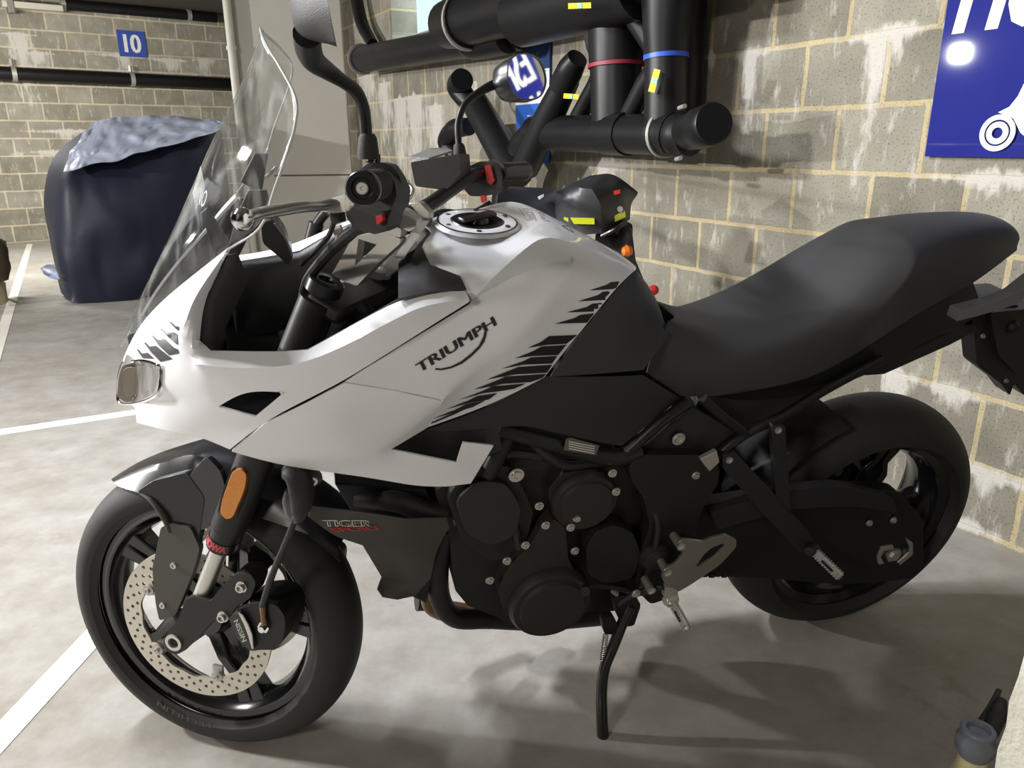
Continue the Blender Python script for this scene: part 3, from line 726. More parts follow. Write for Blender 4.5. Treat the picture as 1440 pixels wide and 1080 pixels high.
# bicycle pictogram as tubes flattened on the sign
bo = P+WN*.008+UX*wd*.18+Z*(zb-.20)
def bp_(x, y): return bo+UX*x+Z*y-bs.matrix_world.translation
parts = []
for cx in (.05, .20): parts.append(g_turn_open([(-.001, .043), (-.001, .049), (.001, .049), (.001, .043), (-.001, .043)], bp_(cx, .05), WN, 28))
for a, b2 in (((.05, .05), (.085, .13)), ((.085, .13), (.17, .13)), ((.12, .05), (.085, .115)), ((.12, .05), (.17, .13)), ((.20, .05), (.165, .145)), ((.12, .05), (.20, .05)), ((.165, .145), (.19, .15)), ((.07, .14), (.10, .14)), ((.05, .05), (.12, .05))):
    parts.append(g_tube([bp_(*a), bp_(*b2)], .0035, 6, smooth=False, flat=1))
obj('bicycle_symbol', *join(*parts), sw_, bs)
# motorcycle parking sign
P = onwall(1302, 220, .012); P_MS = P; wd = 1.05; H = .86
UXm = -WD; blue_s = mat('glossy_blue_sign', (.012, .017, .20), .6, coat=.5, spec=.1)
blue_s.node_tree.nodes['Principled BSDF'].inputs['Coat Roughness'].default_value = .03
ms_ = flat_sign('motorcycle_parking_sign', P, UXm, Z, WN, wd, H, blue_s); tag(ms_, 'large glossy blue motorcycle parking sign with white capitals on block wall', 'sign')
bpy.context.view_layer.update()
m0 = onwall(1338, 50, .0172); cap = .235
def italic(o, ux, uy, body, wdt, name):
    V, F = text_mesh(body, .06, 1.0); loc = ms_.matrix_world.translation
    return obj(name, [Vector(o)-loc+UXm*(u*wdt+v*.035)+Z*(v*cap)+WN*(.0004*(ii//TXN)) for ii, (u, v) in enumerate(V)], F, sw_, ms_, smooth=0)
mo = m0+WN*.0012
italic(mo, 0, 0, 'MOTOS', .60, 'lettering')
italic(mo+Z*(cap+.06)+UXm*.01, 0, 0, 'ESPACE', .72, 'lettering')
# motorcycle pictogram: ringed wheel and the start of its fairing
wc = onwall(1403, 187, .021); rad = (onwall(1403, 161, .021).z-wc.z)
loc = ms_.matrix_world.translation
for sh_x in (0, .46):
    for ra, rb in ((.72, 1.0), (.30, .62)):
        obj('symbol_wheel', *g_turn_open([(0, rad*ra), (.003, rad*ra), (.003, rad*rb), (0, rad*rb), (0, rad*ra)], wc-loc+UXm*sh_x, WN, 36), sw_, ms_)
fp = [(1404, 158), (1420, 150), (1432, 135), (1440, 118)]
f3 = [onwall(x, y, .021) for x, y in fp]; c2 = [((p-wc).dot(UXm), p.z-wc.z) for p in f3]
splate('motorcycle_symbol', ms_, wc, UXm, Z, c2+[(.17, .17), (.30, .15), (.42, .10), (.34, .0), (.30, -.06), (.14, -.06), (rad*1.05+.01, .0), (rad*.75, rad*.75)], sw_)
# ================================================================ THE MOTORCYCLE
bike = empty('motorcycle', mtx=BIKE_M)
tag(bike, 'white sport touring motorcycle with clear windscreen and black seat leaning on its side stand', 'motorcycle')
bpy.context.view_layer.update()
FC = Vector((-WB, 0, RF)); RC = Vector((0, 0, RR)); YA = Vector((0, 1, 0))
def pol(C, th, r, y=0):
    """wheel position: th in degrees from straight forward, rising"""
    a = math.radians(th); return Vector((C.x-r*math.cos(a), C.y+y, C.z+r*math.sin(a)))
def part(name, g, m, parent=bike, frame=None, bv=0, smooth=35, lab=None):
    o = obj(name, g[0], g[1], m, parent, smooth, frame)
    if bv: bevel(o, bv)
    if lab: o['label'] = lab
    return o
def tyre(C, R, wd, frame, rb):
    h = wd/2
    H = R-rb
    sec = [(-h*.80, rb-.004), (-h*.88, rb+.003), (-h*.965, rb+.008)]+[(-h*math.sin(a), R-.85*h*(1-math.cos(a))) for a in [PI/2*k/12 for k in (11.4, 10.2, 9, 8, 7, 6, 5, 4, 3, 2, 1, 0)]]
    sec = sec+[(-a, b) for a, b in sec[-2::-1]]
    sec = sec+[(h*.74, rb-.002), (h*.55, rb+.02), (0, R-.02), (-h*.55, rb+.02), (-h*.74, rb-.002)]
    V, F = g_turn_open(sec+[sec[0]], C, YA, 120)
    return part('tyre', (V, F), 'tyre', frame=frame)
def rim(C, rb, h, frame, th0, hub_r, seg):
    sec = [(-h, rb+.010), (-h+.004, rb+.012), (-h+.010, rb+.004), (-h*.80, rb-.004), (-h*.72, rb-.014), (-h*.45, rb-.020), (-h*.3, rb-.030), (0, rb-.034)]
    sec = sec+[(-a, b) for a, b in sec[-2::-1]]
    sec = sec+[(h*.8, rb+.006), (h*.4, rb-.008), (0, rb-.020), (-h*.4, rb-.008), (-h*.8, rb+.006)]
    g = g_turn_open(sec+[sec[0]], C, YA, 96)
    r = part('wheel_rim', g, 'rim', frame=frame)
    for k in range(5):
        t = th0+72*k
        for s in (-1, 1):
            a = pol(C, t+s*27, hub_r*.8); b = pol(C, t+s*13, hub_r*2.2); c = pol(C, t+s*5.0, rb*.60+.02); d = pol(C, t+s*4.5, rb-.018)
            V = []
            for p, wdt, ht in ((a, .017, .030), (b, .013, .026), (c, .012, .022), (d, .016, .030)):
                T = (p-C); T.normalize(); nrm = YA.cross(T).normalized()
                for sa, sb in ((-1, -1), (1, -1), (1, 1), (-1, 1)): V.append(p+nrm*wdt*sa+YA*ht*sb*.72)
            F = [(0, 1, 2, 3), (12, 13, 14, 15)]+[(4*i+j, 4*i+(j+1) % 4, 4*i+4+(j+1) % 4, 4*i+4+j) for i in range(3) for j in range(4)]
            o = part('spoke', (V, F), 'rim', r, frame, smooth=50); bevel(o, .004, 3)
    part('wheel_hub', g_turn([(-.045, .020), (-.045, hub_r*.75), (-.02, hub_r), (.02, hub_r), (.045, hub_r*.75), (.045, .020)], C, YA, 40), 'rim', r, frame)
    return r
def polar_of(px, py, y, C, fr):
    q = fr((px, py, y))-C; return math.degrees(math.atan2(q.z, -q.x))
# front wheel (steered)
ft = tyre(FC, RF, .120, st, .2345)
TH0 = polar_of(307, 947, -.068, FC, S)
fr_ = rim(FC, .2295, .0495, st, TH0, .050, 5)
def brake_disc(C, y, ro, ri, th0, frame, rows, n=32):
    O = [(ro*math.cos(2*PI*i/96), ro*math.sin(2*PI*i/96)) for i in range(96)]
    I = []
    for i in range(120):
        a = 2*PI*i/120; near = min(abs(((math.degrees(a)-(180-th0)-72*k+180) % 360)-180) for k in range(5))
        I.append(((ri-(.012 if near < 6 else 0)+.0015*math.cos(a*15))*math.cos(a), (ri-(.012 if near < 6 else 0)+.0015*math.cos(a*15))*math.sin(a)))
    hs = [I]
    for j, rr in enumerate(rows):
        for i in range(n):
            a = 2*PI*(i+j/len(rows))/n+.02*j
            hs.append([(rr*math.cos(a)+.0036*math.cos(b), rr*math.sin(a)+.0036*math.sin(b)) for b in [2*PI*q/8 for q in range(8)]])
    vs, T = cdt(O, hs)
    g = slab(T, [Vector((C.x+v.x, y-.0025, C.z+v.y)) for v in vs], [Vector((C.x+v.x, y+.0025, C.z+v.y)) for v in vs])
    d = part('brake_disc', g, disc_m, frame=frame)
    for k in range(5):
        P = pol(C, th0+72*k, ri-.006, y-.003*(1 if y < 0 else -1))
        s = -1 if y < 0 else 1
        o = part('disc_bobbin', join(g_turn([(0, .011), (s*.004, .011), (s*.004, .005), (s*.009, .005), (s*.009, .0025), (s*.006, .0)], P, YA, 16), g_box(pol(C, th0+72*k, ri-.014, y+.004*(-s)), (.02, .006, .02))), 'alu', d, frame)
        o['label'] = 'small aluminium disc mount'
    return d
disc_m = mat('drilled_disc_steel', (.66, .62, .54), .45, .55, bump=.1, bscale=400, var=.1)
brake_disc(FC, -.068, .155, .116, TH0, st, (.1245, .1345, .1455))
brake_disc(FC, .068, .155, .116, TH0, st, (.1245, .1345, .1455))
# rear wheel
rt_ = tyre(RC, RR, .180, None, .2345)
TH1 = polar_of(1300, 690, 0, RC, B)+36
rim(RC, .2295, .075, None, TH1-30, .06, 5)
dr = brake_disc(RC, .10, .110, .075, TH1, None, (.085, .098), 24)
# raised maker's name on the sidewall
def arc_text(name, body, C, frame, rad, th_a, th_b, h, y, m, parent):
    V, F = text_mesh(body, .03, 1.0); out = []
    for u, v in V:
        th = th_a+(th_b-th_a)*u; out.append(pol(C, th, rad-h*.5+h*v if th_b > th_a else rad+h*.5-h*v, y))
    return obj(name, out, F, m, parent, smooth=0, frame=frame)
tl = mat('sidewall_lettering', (.12, .112, .10), .55)
a0 = polar_of(222, 987, -.06, FC, S); a1 = polar_of(296, 1020, -.06, FC, S)
arc_text('sidewall_text', 'MICHELIN', FC, st, (S((257, 1004, -.06))-FC).length, a1, a0, .012, -.0600, tl, ft)

# ---- fork legs
def fork(y):
    p1 = Vector((-1.123, y, .970)); p2 = Vector((-1.378, y, .39)); D = (p1-p2).normalized(); ax2 = D
    f = part('fork_leg', g_turn([(.118, .0215), (.120, .026), (.158, .0265), (.162, .030), (.30, .031), (.615, .030), (.615, 0)], p2, D, 28), mat('fork_tube_black', (.014, .0125, .011), .42, spec=.4) if y < 0 else 'satin', frame=st)
    part('stanchion', g_turn([(-.02, .0150), (.13, .0150)], p2, D, 24), 'steel', f, st, lab='bare silver fork stanchion')
    return f, p2, D
fk, p2, D = fork(-.10); fork(.10)
# lettered band
part('fork_band', g_turn([(.125, .0268), (.125, .0274), (.142, .0274), (.142, .0268)], p2, D, 28, ref=(-.2, -1, 0)), 'gloss', fk, st)
def wrap_text(name, body, p, ax, rad, a0, a1, z0, z1, m, parent, frame):
    V, F = text_mesh(body, .06, .95); u0, v0, ax = basis(ax); ref = (Vector((0, -1, 0))-ax*Vector((0, -1, 0)).dot(ax)).normalized(); vv = ax.cross(ref)
    return obj(name, [p+ax*(z0+(z1-z0)*v)+(ref*math.cos(a0+(a1-a0)*u)+vv*math.sin(a0+(a1-a0)*u))*rad for u, v in V], F, m, parent, smooth=0, frame=frame)
pink = mat('red_band_print', (.62, .05, .07), .4)
wrap_text('band_text', 'SHOWA', p2, D, .0277, -1.25, .75, .1265, .1405, pink, fk, st)
# amber reflector
rp_ = rounded([(326, 664), (337, 658), (347, 667), (344, 688), (327, 728), (318, 731), (309, 722), (312, 704)], .4)
part('reflector', prism(rp_, -.135, -.126, S), 'amber', fk, st, .0015, lab='long amber reflector')
part('reflector_mount', prism(rounded([(324, 660), (340, 652), (352, 662), (349, 690), (330, 734), (314, 734), (306, 722), (310, 700)], .4), -.127, -.10, S), 'satin', fk, st)
# lower lug with caliper mount
lug = rounded([(272, 838), (296, 846), (305, 834), (318, 818), (332, 806), (352, 806), (360, 820), (352, 842), (336, 850), (326, 862), (318, 872), (300, 872), (290, 884), (276, 899), (262, 914), (248, 921), (233, 916), (229, 900), (238, 886), (250, 872), (256, 856), (262, 842)], .3)
lg = part('fork_lug', prism(lug, -.120, -.078, S), mat('cast_fork_foot', (.016, .014, .012), .55), fk, st, .013)
lg.modifiers['bevel'].segments = 4
P = S((246, 902, -.118))
part('axle_nut', g_turn([(0, .0165), (-.006, .0165), (-.006, .0105), (-.002, .0095), (-.002, .009), (.010, .0085), (.010, 0)], P, YA, 24), 'steel', lg, st, lab='bright axle end with dark hexagon socket')
part('axle_socket', g_turn([(-.0035, .0085), (-.0035, .0)], P, YA, 6), 'satin', lg, st)
for q in ((341, 824), (315, 866)):
    part('caliper_bolt', g_turn([(0, .0105), (-.004, .0105), (-.004, .008), (-.011, .0075), (-.011, .005), (-.007, .0045), (-.007, 0)], S((*q, -.118)), YA, 18), 'steel', lg, st, lab='steel caliper bolt')
# mirrored, plain lug on the far leg
part('fork_lug', prism(lug, .078, .118, lambda t: S((t[0], t[1], -.118))), 'satin', frame=st)
# caliper
cal = part('brake_caliper', prism(rounded([(323, 866), (338, 855), (352, 848), (372, 846), (390, 852), (400, 866), (401, 885), (396, 905), (383, 914), (366, 914), (354, 916), (340, 906), (330, 890)], .3), -.128, -.055, S), 'satin', bike, st, .008)
face = part('caliper_face', prism(rounded([(322, 870), (328, 863), (336, 862), (345, 880), (355, 900), (356, 915), (346, 911), (335, 900), (327, 884)], .3), -.136, -.126, S), mat('caliper_face_black', (.03, .03, .03), .4), cal, st, .002)
part('caliper_blade', prism([(335, 862), (341, 866), (348, 878), (354, 893), (356, 913), (354, 912), (349, 894), (343, 878)], -.1375, -.135, S), 'silvertext', cal, st, lab='slim white crescent on the caliper')
V, F = text_mesh('NISSIN', .03, 1.0); oo, aa, bb = Vector((328.5, 873.5)), Vector((341, 903.5)), Vector((334.5, 870.5))
part('caliper_text', ([S((*(oo+(aa-oo)*u+(bb-oo)*v), -.1368)) for u, v in V], F), 'silvertext', cal, st, smooth=0)
part('bleed_nipple', g_tube([S((348, 856, -.12)), S((355, 846, -.12))], .005, 10, smooth=False), 'black', cal, st)
part('banjo_bolt', g_turn([(0, .011), (-.006, .011), (-.006, .007), (-.013, .0065), (-.013, 0)], S((372.5, 880, -.128)), YA, 6), 'chrome', cal, st, lab='bright banjo bolt')
part('hose_union', g_tube([S((372, 878, -.134)), S((370, 866, -.134)), S((369, 852, -.134))], [.0055, .0045, .006], 10), mat('crimped_brass', (.22, .13, .07), .4, .7), cal, st)
hs_ = [S((369, 852, -.134)), S((375, 832, -.136)), S((385, 803, -.14)), S((399, 770, -.145)), S((412, 738, -.15)), S((420, 712, -.14)), S((424, 690, -.12))]
part('brake_hose', g_tube(hs_, [.0055, .006, .0058, .0055, .0055, .0055, .0055], 12), 'hose', bike, st)
mc = part('brake_caliper', prism(rounded([(323, 866), (338, 855), (372, 846), (400, 866), (396, 905), (354, 916), (330, 890)], .3), .055, .125, lambda t: S((t[0], t[1], -.128))), 'satin', bike, st, .008)

# ---- fender
fg = cage('front_mudguard', {
 'T0': (-1.634, 0, .538), 'T1': (-1.585, 0, .580), 'T2': (-1.512, 0, .618), 'T3': (-1.418, 0, .642), 'T4': (-1.33, 0, .648), 'T5': (-1.26, 0, .618), 'T6': (-1.19, 0, .572), 'T7': (-1.135, 0, .515),
 'S0': (158, 676, -.030), 'S1': (196, 660, -.045), 'S2': (237, 647, -.055), 'S3': (288, 631, -.060), 'S4': (-1.325, -.062, .640), 'S5': (-1.255, -.062, .610), 'S6': (-1.185, -.062, .565), 'S7': (-1.13, -.06, .508),
 'E0': (163, 683, -.045), 'E1': (192, 692, -.074), 'E2': (215, 700, -.080), 'E2b': (232, 738, -.086), 'E3': (262, 742, -.088), 'E3b': (259, 672, -.078), 'E3c': (268, 700, -.084),
 'E4': (300, 712, -.082), 'E5': (-1.27, -.078, .555), 'E6': (-1.175, -.076, .535), 'E7': (-1.12, -.072, .49)},
 ['T0 T1 S1 S0', 'T1 T2 S2 S1', 'T2 T3 S3 S2', 'T3 T4 S4 S3', 'T4 T5 S5 S4', 'T5 T6 S6 S5', 'T6 T7 S7 S6',
  'S0 S1 E1 E0', 'S1 S2 E2 E1', 'S2 S3 E3b', 'S2 E3b E3c E2', 'E2 E3c E3 E2b', 'S3 S4 E4 E3c E3b', 'E3c E4 E3', 'S4 S5 E5 E4', 'S5 S6 E6 E5', 'S6 S7 E7 E6'],
 'gloss', bike, ['S0 S1 S2 S3', ('S2 E3b', .3), ('E3b E3c E3', .8), ('E3b S3', .5)], 2, .003, True, S, st)
part('mudguard_side', prism(rounded([(193, 691), (215, 676), (262, 664), (288, 700), (282, 742), (276, 770), (250, 765), (240, 742), (218, 712)], .15), -.097, -.080, S), 'gloss', fg, st, .008)
part('mudguard_edge', g_tube([S((196, 692, -.094)), S((214, 704, -.098)), S((232, 728, -.100)), S((240, 748, -.100))], [.003, .006, .008, .006], 10, flat=.6), 'dust', fg, st)
bk = part('mudguard_stay', prism(rounded([(226, 742), (240, 736), (268, 742), (281, 772), (271, 806), (259, 836), (246, 866), (224, 873), (219, 850), (214, 800), (217, 786)], .2), -.102, -.089, S), 'dust', fg, st, .002, lab='dusty grey stay plate with two bolts')
for q in ((246, 794), (230.5, 850)):
    part('stay_bolt', g_bolt(S((*q, -.100)), Vector((0, -1, 0)), .0062), 'steel', bk, st)
part('mudguard_insert', prism(rounded([(263, 672), (290, 641), (310, 662), (318, 690), (306, 724), (292, 742), (283, 746), (272, 715)], .25), -.096, -.084, S), mat('mudguard_satin_insert', (.035, .035, .038), .3, coat=.3), fg, st, .004)

# ---- left indicator
ind = part('turn_indicator', g_tube([B((408, 662, -.20)), B((418, 668, -.21)), B((424, 690, -.215)), B((424, 715, -.215)), B((421, 733, -.215))], [.018, .021, .0215, .018, .006], 20, flat=.7), 'black')
part('indicator_lens', g_tube([B((408, 690, -.216)), B((407, 705, -.218)), B((409, 722, -.218)), B((415, 735, -.215))], [.009, .0135, .012, .003], 18, flat=.8), 'lens', ind, lab='clear indicator lens')
part('indicator_stalk', g_tube([B((440, 672, -.10)), B((424, 664, -.17)), B((412, 664, -.20))], [.016, .016, .018], 14), 'satin', ind)
mirrored(ind)
part('steel_eyelet', g_turn([(0, .008), (-.005, .008), (-.005, .004), (0, .004)], B((439, 675, -.20)), YA, 16), 'steel', bike)
# ---------------------------------------------------------------- body panels
W_ = {  # nose cowl: pixels with the lateral offset of the panel
 'A0': (321, 348, -.120), 'A1': (284, 377, -.100), 'A2': (246, 407, -.080), 'A3': (213, 437, -.060), 'A4': (187, 471, -.042), 'A5': (173, 505, -.030), 'A5b': (173, 510, -.030),
 'B0': (316, 357, -.140), 'B1': (290, 393, -.158), 'B2': (266, 431, -.172), 'B3': (259, 470, -.183), 'B4': (250, 496, -.183),
 'O0': (319, 357, -.142), 'O1': (301, 394, -0.142), 'O2': (285, 428, -0.15), 'O3': (281, 479, -0.16), 'O4': (297, 493, -0.168), 'O5': (385, 495, -0.19), 'O6': (433, 492, -0.2), 'O7': (500, 455, -0.202), 'O8': (560, 421, -0.193), 'O9': (608, 410, -0.18), 'O10': (655, 409, -0.162),
 'C4': (262, 507, -.200), 'C5': (292, 516, -.209), 'C6': (363, 519, -.226), 'C7': (431, 512, -.240), 'C8': (500, 479, -.240), 'C9': (560, 446, -.230), 'C10': (600, 427, -.214), 'C11': (660, 421, -.186),
 'S0': (659, 425, -.188), 'S1': (560, 487, -.240), 'S2': (484, 536, -.250), 'S25': (420, 567, -.250), 'S3': (370, 594, -.243), 'S4': (323, 632, -.222),
 'I0': (307, 572, -.208), 'I1': (332, 556, -.220), 'I2': (359, 549, -.230), 'I3': (399, 552, -.240), 'I4': (359, 586, -.236),
 'H1': (202, 506, -.090), 'H2': (226, 513, -.135), 'H3': (223, 555, -.145), 'H35': (205, 563, -.11), 'H4': (180, 568, -.065), 'H5': (165, 563, -.035),
 'J': (262, 561, -.180), 'N1': (190, 573, -.10), 'D0': (192, 594, -.115), 'D1': (226, 604, -.160), 'D2': (275, 613, -.190), 'D3': (293, 619, -.202),
}
nose = cage('nose_cowl', W_, ['A0 A1 B1 B0', 'A1 A2 B2 B1', 'A2 A3 B3 B2', 'A3 A4 B4 B3', 'A4 A5 A5b H1 H2 B4',
  'B0 B1 O1 O0', 'B1 B2 O2 O1', 'B2 B3 O3 O2', 'B3 B4 C4 O4 O3', 'O4 C4 C5', 'O4 O5 C6 C5', 'O5 O6 C7 C6', 'O6 O7 C8 C7', 'O7 O8 C9 C8', 'O8 O9 C10 C9', 'O9 O10 C11 C10',
  'C11 S0 S1 C9 C10', 'C8 C9 S1 S2', 'C7 C8 S2 S25', 'C6 C7 S25 I3 I2', 'C5 C6 I2 I1', 'C4 C5 I1 I0', 'B4 C4 I0 J H3 H2', 'I3 S25 S3 I4', 'I4 S3 S4 D3', 'I0 I4 D3 D2', 'J I0 D2 D1', 'N1 J D1 D0', 'H35 H3 J N1', 'H4 H35 N1'],
  'white', bike, [('B0 B1 B2 B3', .6), ('C4 C5 C6 C7 C8 C9 C10 C11', 1.0), ('N1 J I0', .7), ('I4 S4', .4)], 2, .004, False, B, smooth=28)
nose_far = mirrored(nose)
side = cage('side_fairing', {
 'l0': (326, 635, -.222), 'l1': (372, 596, -.245), 's2': (486, 538.5, -.252), 's3': (560, 551, -.246), 's4': (623, 564.5, -.232), 't6': (572, 609, -.226), 'b6': (600, 602, -.205), 'b7': (550, 632, -.222),
 'k1': (400, 644, -.236), 'k2': (520, 641, -.238), 'm1': (400, 657, -.215), 'm2': (516, 670, -.212), 'm3': (586, 685, -.205), 'm4': (629, 684, -.200), 'm5': (662, 680, -.195), 'h2': (600, 643, -.213), 'h3': (643, 651, -.205), 'h4': (652, 622, -.200), 'h5': (694, 627, -.190), 'g1': (452, 592, -.262)},
 ['l0 l1 g1 k1', 'l1 s2 g1', 's2 s3 s4 t6 k2 g1', 'g1 k2 k1', 'l0 k1 m1', 'k1 k2 m2 m1', 't6 b7 k2', 't6 s4 b6', 't6 b6 b7', 'k2 b7 h2 m3 m2', 'h2 h3 m5 m4 m3', 'h3 h4 h5 m5'],
 'white', bike, [('k1 k2', .7), ('k2 t6 s4', .8), ('l1 g1', .3), ('s2 g1 k2', .35), ('k2 m3', .4), ('h3 m5', .5)], 2, .004, False, B, smooth=28)
mirrored(side)
TK = {
 'c0': (-.985, 0, 1.046), 'c1': (-.92, 0, 1.054), 'c2': (-.83, 0, 1.052), 'c3': (-.745, 0, 1.033), 'c4': (-.68, 0, 1.006), 'c5': (-.624, 0, .966),
 'p0': (597, 337, -.05), 'p1': (664, 347, -.07), 'q0': (592, 351, -.075), 'K0': (616, 358, -.09), 'K': (680, 362, -.108), 'q1': (608, 377, -.11), 'q2': (645, 388, -.14), 'q3': (652, 402, -.152),
 'r1a': (664, 422, -.160), 'r1b': (703, 381, -.138), 'r1c': (745, 344, -.110), 'r1d': (768, 330, -.096), 'r1e': (801, 340, -.086), 'r1f': (838, 355, -.07), 'r1g': (867, 366, -.055), 'r1h': (894, 377, -.035),
 'r2b': (708, 395, -0.124), 'r2c': (760, 373, -0.098), 'r2d': (800, 364.5, -0.086), 'r2e': (812, 367, -0.088), 'e1': (848, 376, -.082), 'e2': (878, 384, -.058),
 's0': (660, 428, -.180), 's1': (560, 489, -.235), 's2': (486, 537, -.252), 's3': (560, 549, -.246), 's4': (623, 562.5, -.232), 'u1': (706, 425, -0.178),
 't1': (783, 402, -0.136), 't2': (759, 442, -0.17), 't3': (718, 480, -0.192), 't4': (682, 508, -.200),
 'b0': (894, 379, -.045), 'b1': (868, 402, -.085), 'b2': (830, 450, -.125), 'b3': (797, 490, -.148), 'b4': (765, 531, -.165), 'b5': (690, 570, -.190), 'b6': (601, 601, -.205)}
tank = cage('fuel_tank', TK, ['c0 p0 p1 c1', 'p0 q0 K0 K p1', 'q0 q1 q2 K K0', 'q2 q3 r1a r1b K', 'K r1b r1c p1', 'p1 r1c r1d c2 c1', 'c2 r1d r1e c3', 'c3 r1e r1f c4', 'c4 r1f r1g r1h c5',
  'r1a r2b r1b', 'r1b r2b r2c r1c', 'r1c r2c r2d r1d', 'r1d r2d r2e r1e', 'r1e r2e e1 r1f', 'r1f e1 e2 r1g', 'r1g e2 b0 r1h',
  'r1a s0 u1 r2b', 'r2b u1 r2c', 'r2c u1 t2 t1', 'r2c t1 r2e r2d', 's0 t3 t2 u1', 's0 s1 t4 t3', 's1 s2 s3 s4 t4',
  'r2e t1 b2 e1', 'e1 b2 b1 e2', 'e2 b1 b0', 't1 t2 b3 b2', 't2 t3 b4 b3', 't3 t4 b5 b4', 't4 s4 b6 b5'],
  'white', bike, [('r1a r1b r1c r1d r1e r1f', .75), ('r1f r1g r1h', .4), ('r1a r2b r2c r2d', .8), ('r2d r2e t1 t2', .5), ('t2 t3 t4 s4', .75), ('K0 K', .6)], 3, .003, True, B, smooth=26)
# filler cap
fc = Vector((-.917, 0, 1.058)); fa = Vector((.02, 0, 1)).normalized()
part('filler_ring', g_turn([(-.004, .070), (-.0005, .0665), (.001, .0655), (.0022, .064), (.003, .062), (.003, .044), (-.01, .044)], fc, fa, 48), 'white', tank)
part('filler_groove', g_turn([(.0022, .0655), (.0028, .0655), (.0028, .0628), (.0022, .0628)], fc, fa, 48), 'decal', tank)
for k in range(6):
    a = 2*PI*k/6+.35; part('cap_screw', g_turn([(0, .0042), (.0015, .004), (.0015, .0015), (.0006, 0)], fc+Vector((math.cos(a)*.054, math.sin(a)*.054, .003)), fa, 10), 'grey', tank)
fcap = part('filler_cap', g_turn([(-.004, .0435), (.002, .043), (.004, .041), (.003, .034), (.0, .030), (.0, .020), (.008, .017), (.010, .012), (.010, 0)], fc, fa, 40), 'gloss', tank, lab='gloss black filler cap')
part('cap_lever', g_box(fc+Vector((.0, .0, .009)), (.070, .020, .008), Matrix.Rotation(.5, 3, 'Z')), 'gloss', fcap, bv=.003)
# black knee panel and the panel below it
knee = cage('knee_panel', {
 'a0': (-.626, 0, .962), 'a1': (-.585, 0, .925), 'a2': (-.562, 0, .885), 'a3': (-.552, 0, .855),
 'b0': (896, 380, -.045), 'b1': (870, 404, -.083), 'b2': (833, 451, -.122), 'b3': (800, 491, -.144), 'b4': (774, 530, -.158),
 'd1': (915, 412, -.05), 'd2': (930, 440, -.062), 'd3': (941, 470, -.078), 'f1': (893, 440, -.095), 'f2': (880, 485, -.125), 'f3': (905, 520, -.13), 'g': (868, 524, -.14)},
 ['a0 b0 d1 a1', 'a1 d1 d2 a2', 'a2 d2 d3 a3', 'b0 b1 f1 d1', 'd1 f1 d2', 'b1 b2 f2 f1', 'f1 f2 d3 d2', 'b2 b3 b4 g f2', 'f2 g f3 d3'],
 mat('knee_panel_black', (.027, .028, .030), .5, bump=.2, bscale=900), bike, [('b0 d1', .2)], 2, .003, True, B, smooth=40)
low = cage('side_cover', {
 'a': (597, 605, -.195), 'b': (690, 573, -.182), 'c': (764, 530, -.160), 'c2': (840, 530, -.150), 'd': (905, 528, -.135), 'e': (957, 560, -.130), 'f': (875, 627, -.165), 'f2': (838, 622, -.170), 'g': (738, 597, -.180), 'h': (650, 606, -.185), 'm': (820, 570, -.172)},
 ['a b g h', 'b c m g', 'c c2 m', 'c2 d e m', 'm e f f2', 'g m f2'], 'black', bike, [('m e', .5), ('g m', .4), ('c2 m', .3)], 2, .004, False, B, smooth=40)
mirrored(low)
nt_ = part('notch_panel', prism([(540, 634), (598, 600), (700, 600), (706, 632), (690, 640), (650, 664), (600, 660)], -.175, -.165), 'black'); mirrored(nt_)
# opening liner and cockpit interior
Ls = ['O0', 'O1', 'O2', 'O3', 'O4', 'O5', 'O6', 'O7', 'O8', 'O9', 'O10']
def liner(sgn):
    V = []; 
    for i, k in enumerate(Ls):
        p = B(W_[k]); q = Vector((p.x, p.y+.004, p.z-.003)); V.append(q)
        V.append(Vector((p.x+(.012 if i < 4 else 0), p.y+.014, p.z-(.004 if i < 3 else .016)))); V.append(Vector((p.x+.02, p.y+.030, p.z-(.05 if i < 3 else .13))))
    F = []
    for i in range(len(Ls)-1):
        for j in range(2): F.append((3*i+j, 3*i+3+j, 3*i+4+j, 3*i+1+j))
    V = [Vector((v.x, v.y*sgn, v.z)) for v in V]
    o = part('cockpit_trim', (V, F), 'grey' , smooth=50); s = o.modifiers.new('s', 'SOLIDIFY'); s.thickness = .002
    return o
liner(1); liner(-1)
dark = mat('cockpit_black_plastic', (.008, .008, .009), .6)  # near-black plastic of the cockpit shell and the intake lining
bowl = cage('cockpit_shell', {
 'a': (-1.43, 0, .90), 'b': (-1.26, 0, .95), 'a1': (-1.40, -.10, .89), 'b1': (-1.31, -.125, .94),
 'c': (-1.40, 0, .86), 'c1': (-1.35, -.13, .83), 'c2': (-1.31, -.19, .82), 'd': (-1.30, 0, .80), 'd1': (-1.26, -.12, .79), 'd2': (-1.26, -.205, .80),
 'e': (-1.22, 0, .70), 'e1': (-1.18, -.12, .72), 'e2': (-1.16, -.205, .84), 'f': (-1.08, 0, .72), 'f1': (-1.04, -.12, .74), 'f2': (-1.04, -.19, .88), 'g': (-.98, 0, .80), 'g1': (-.97, -.10, .82), 'g2': (-.98, -.16, .93)},
 ['a a1 c1 c', 'a1 b1 c2 c1', 'c c1 d1 d', 'c1 c2 d2 d1', 'd d1 e1 e', 'd1 d2 e2 e1', 'e e1 f1 f', 'e1 e2 f2 f1', 'f f1 g1 g', 'f1 f2 g2 g1'], dark, bike, (), 1, .004, True, B)
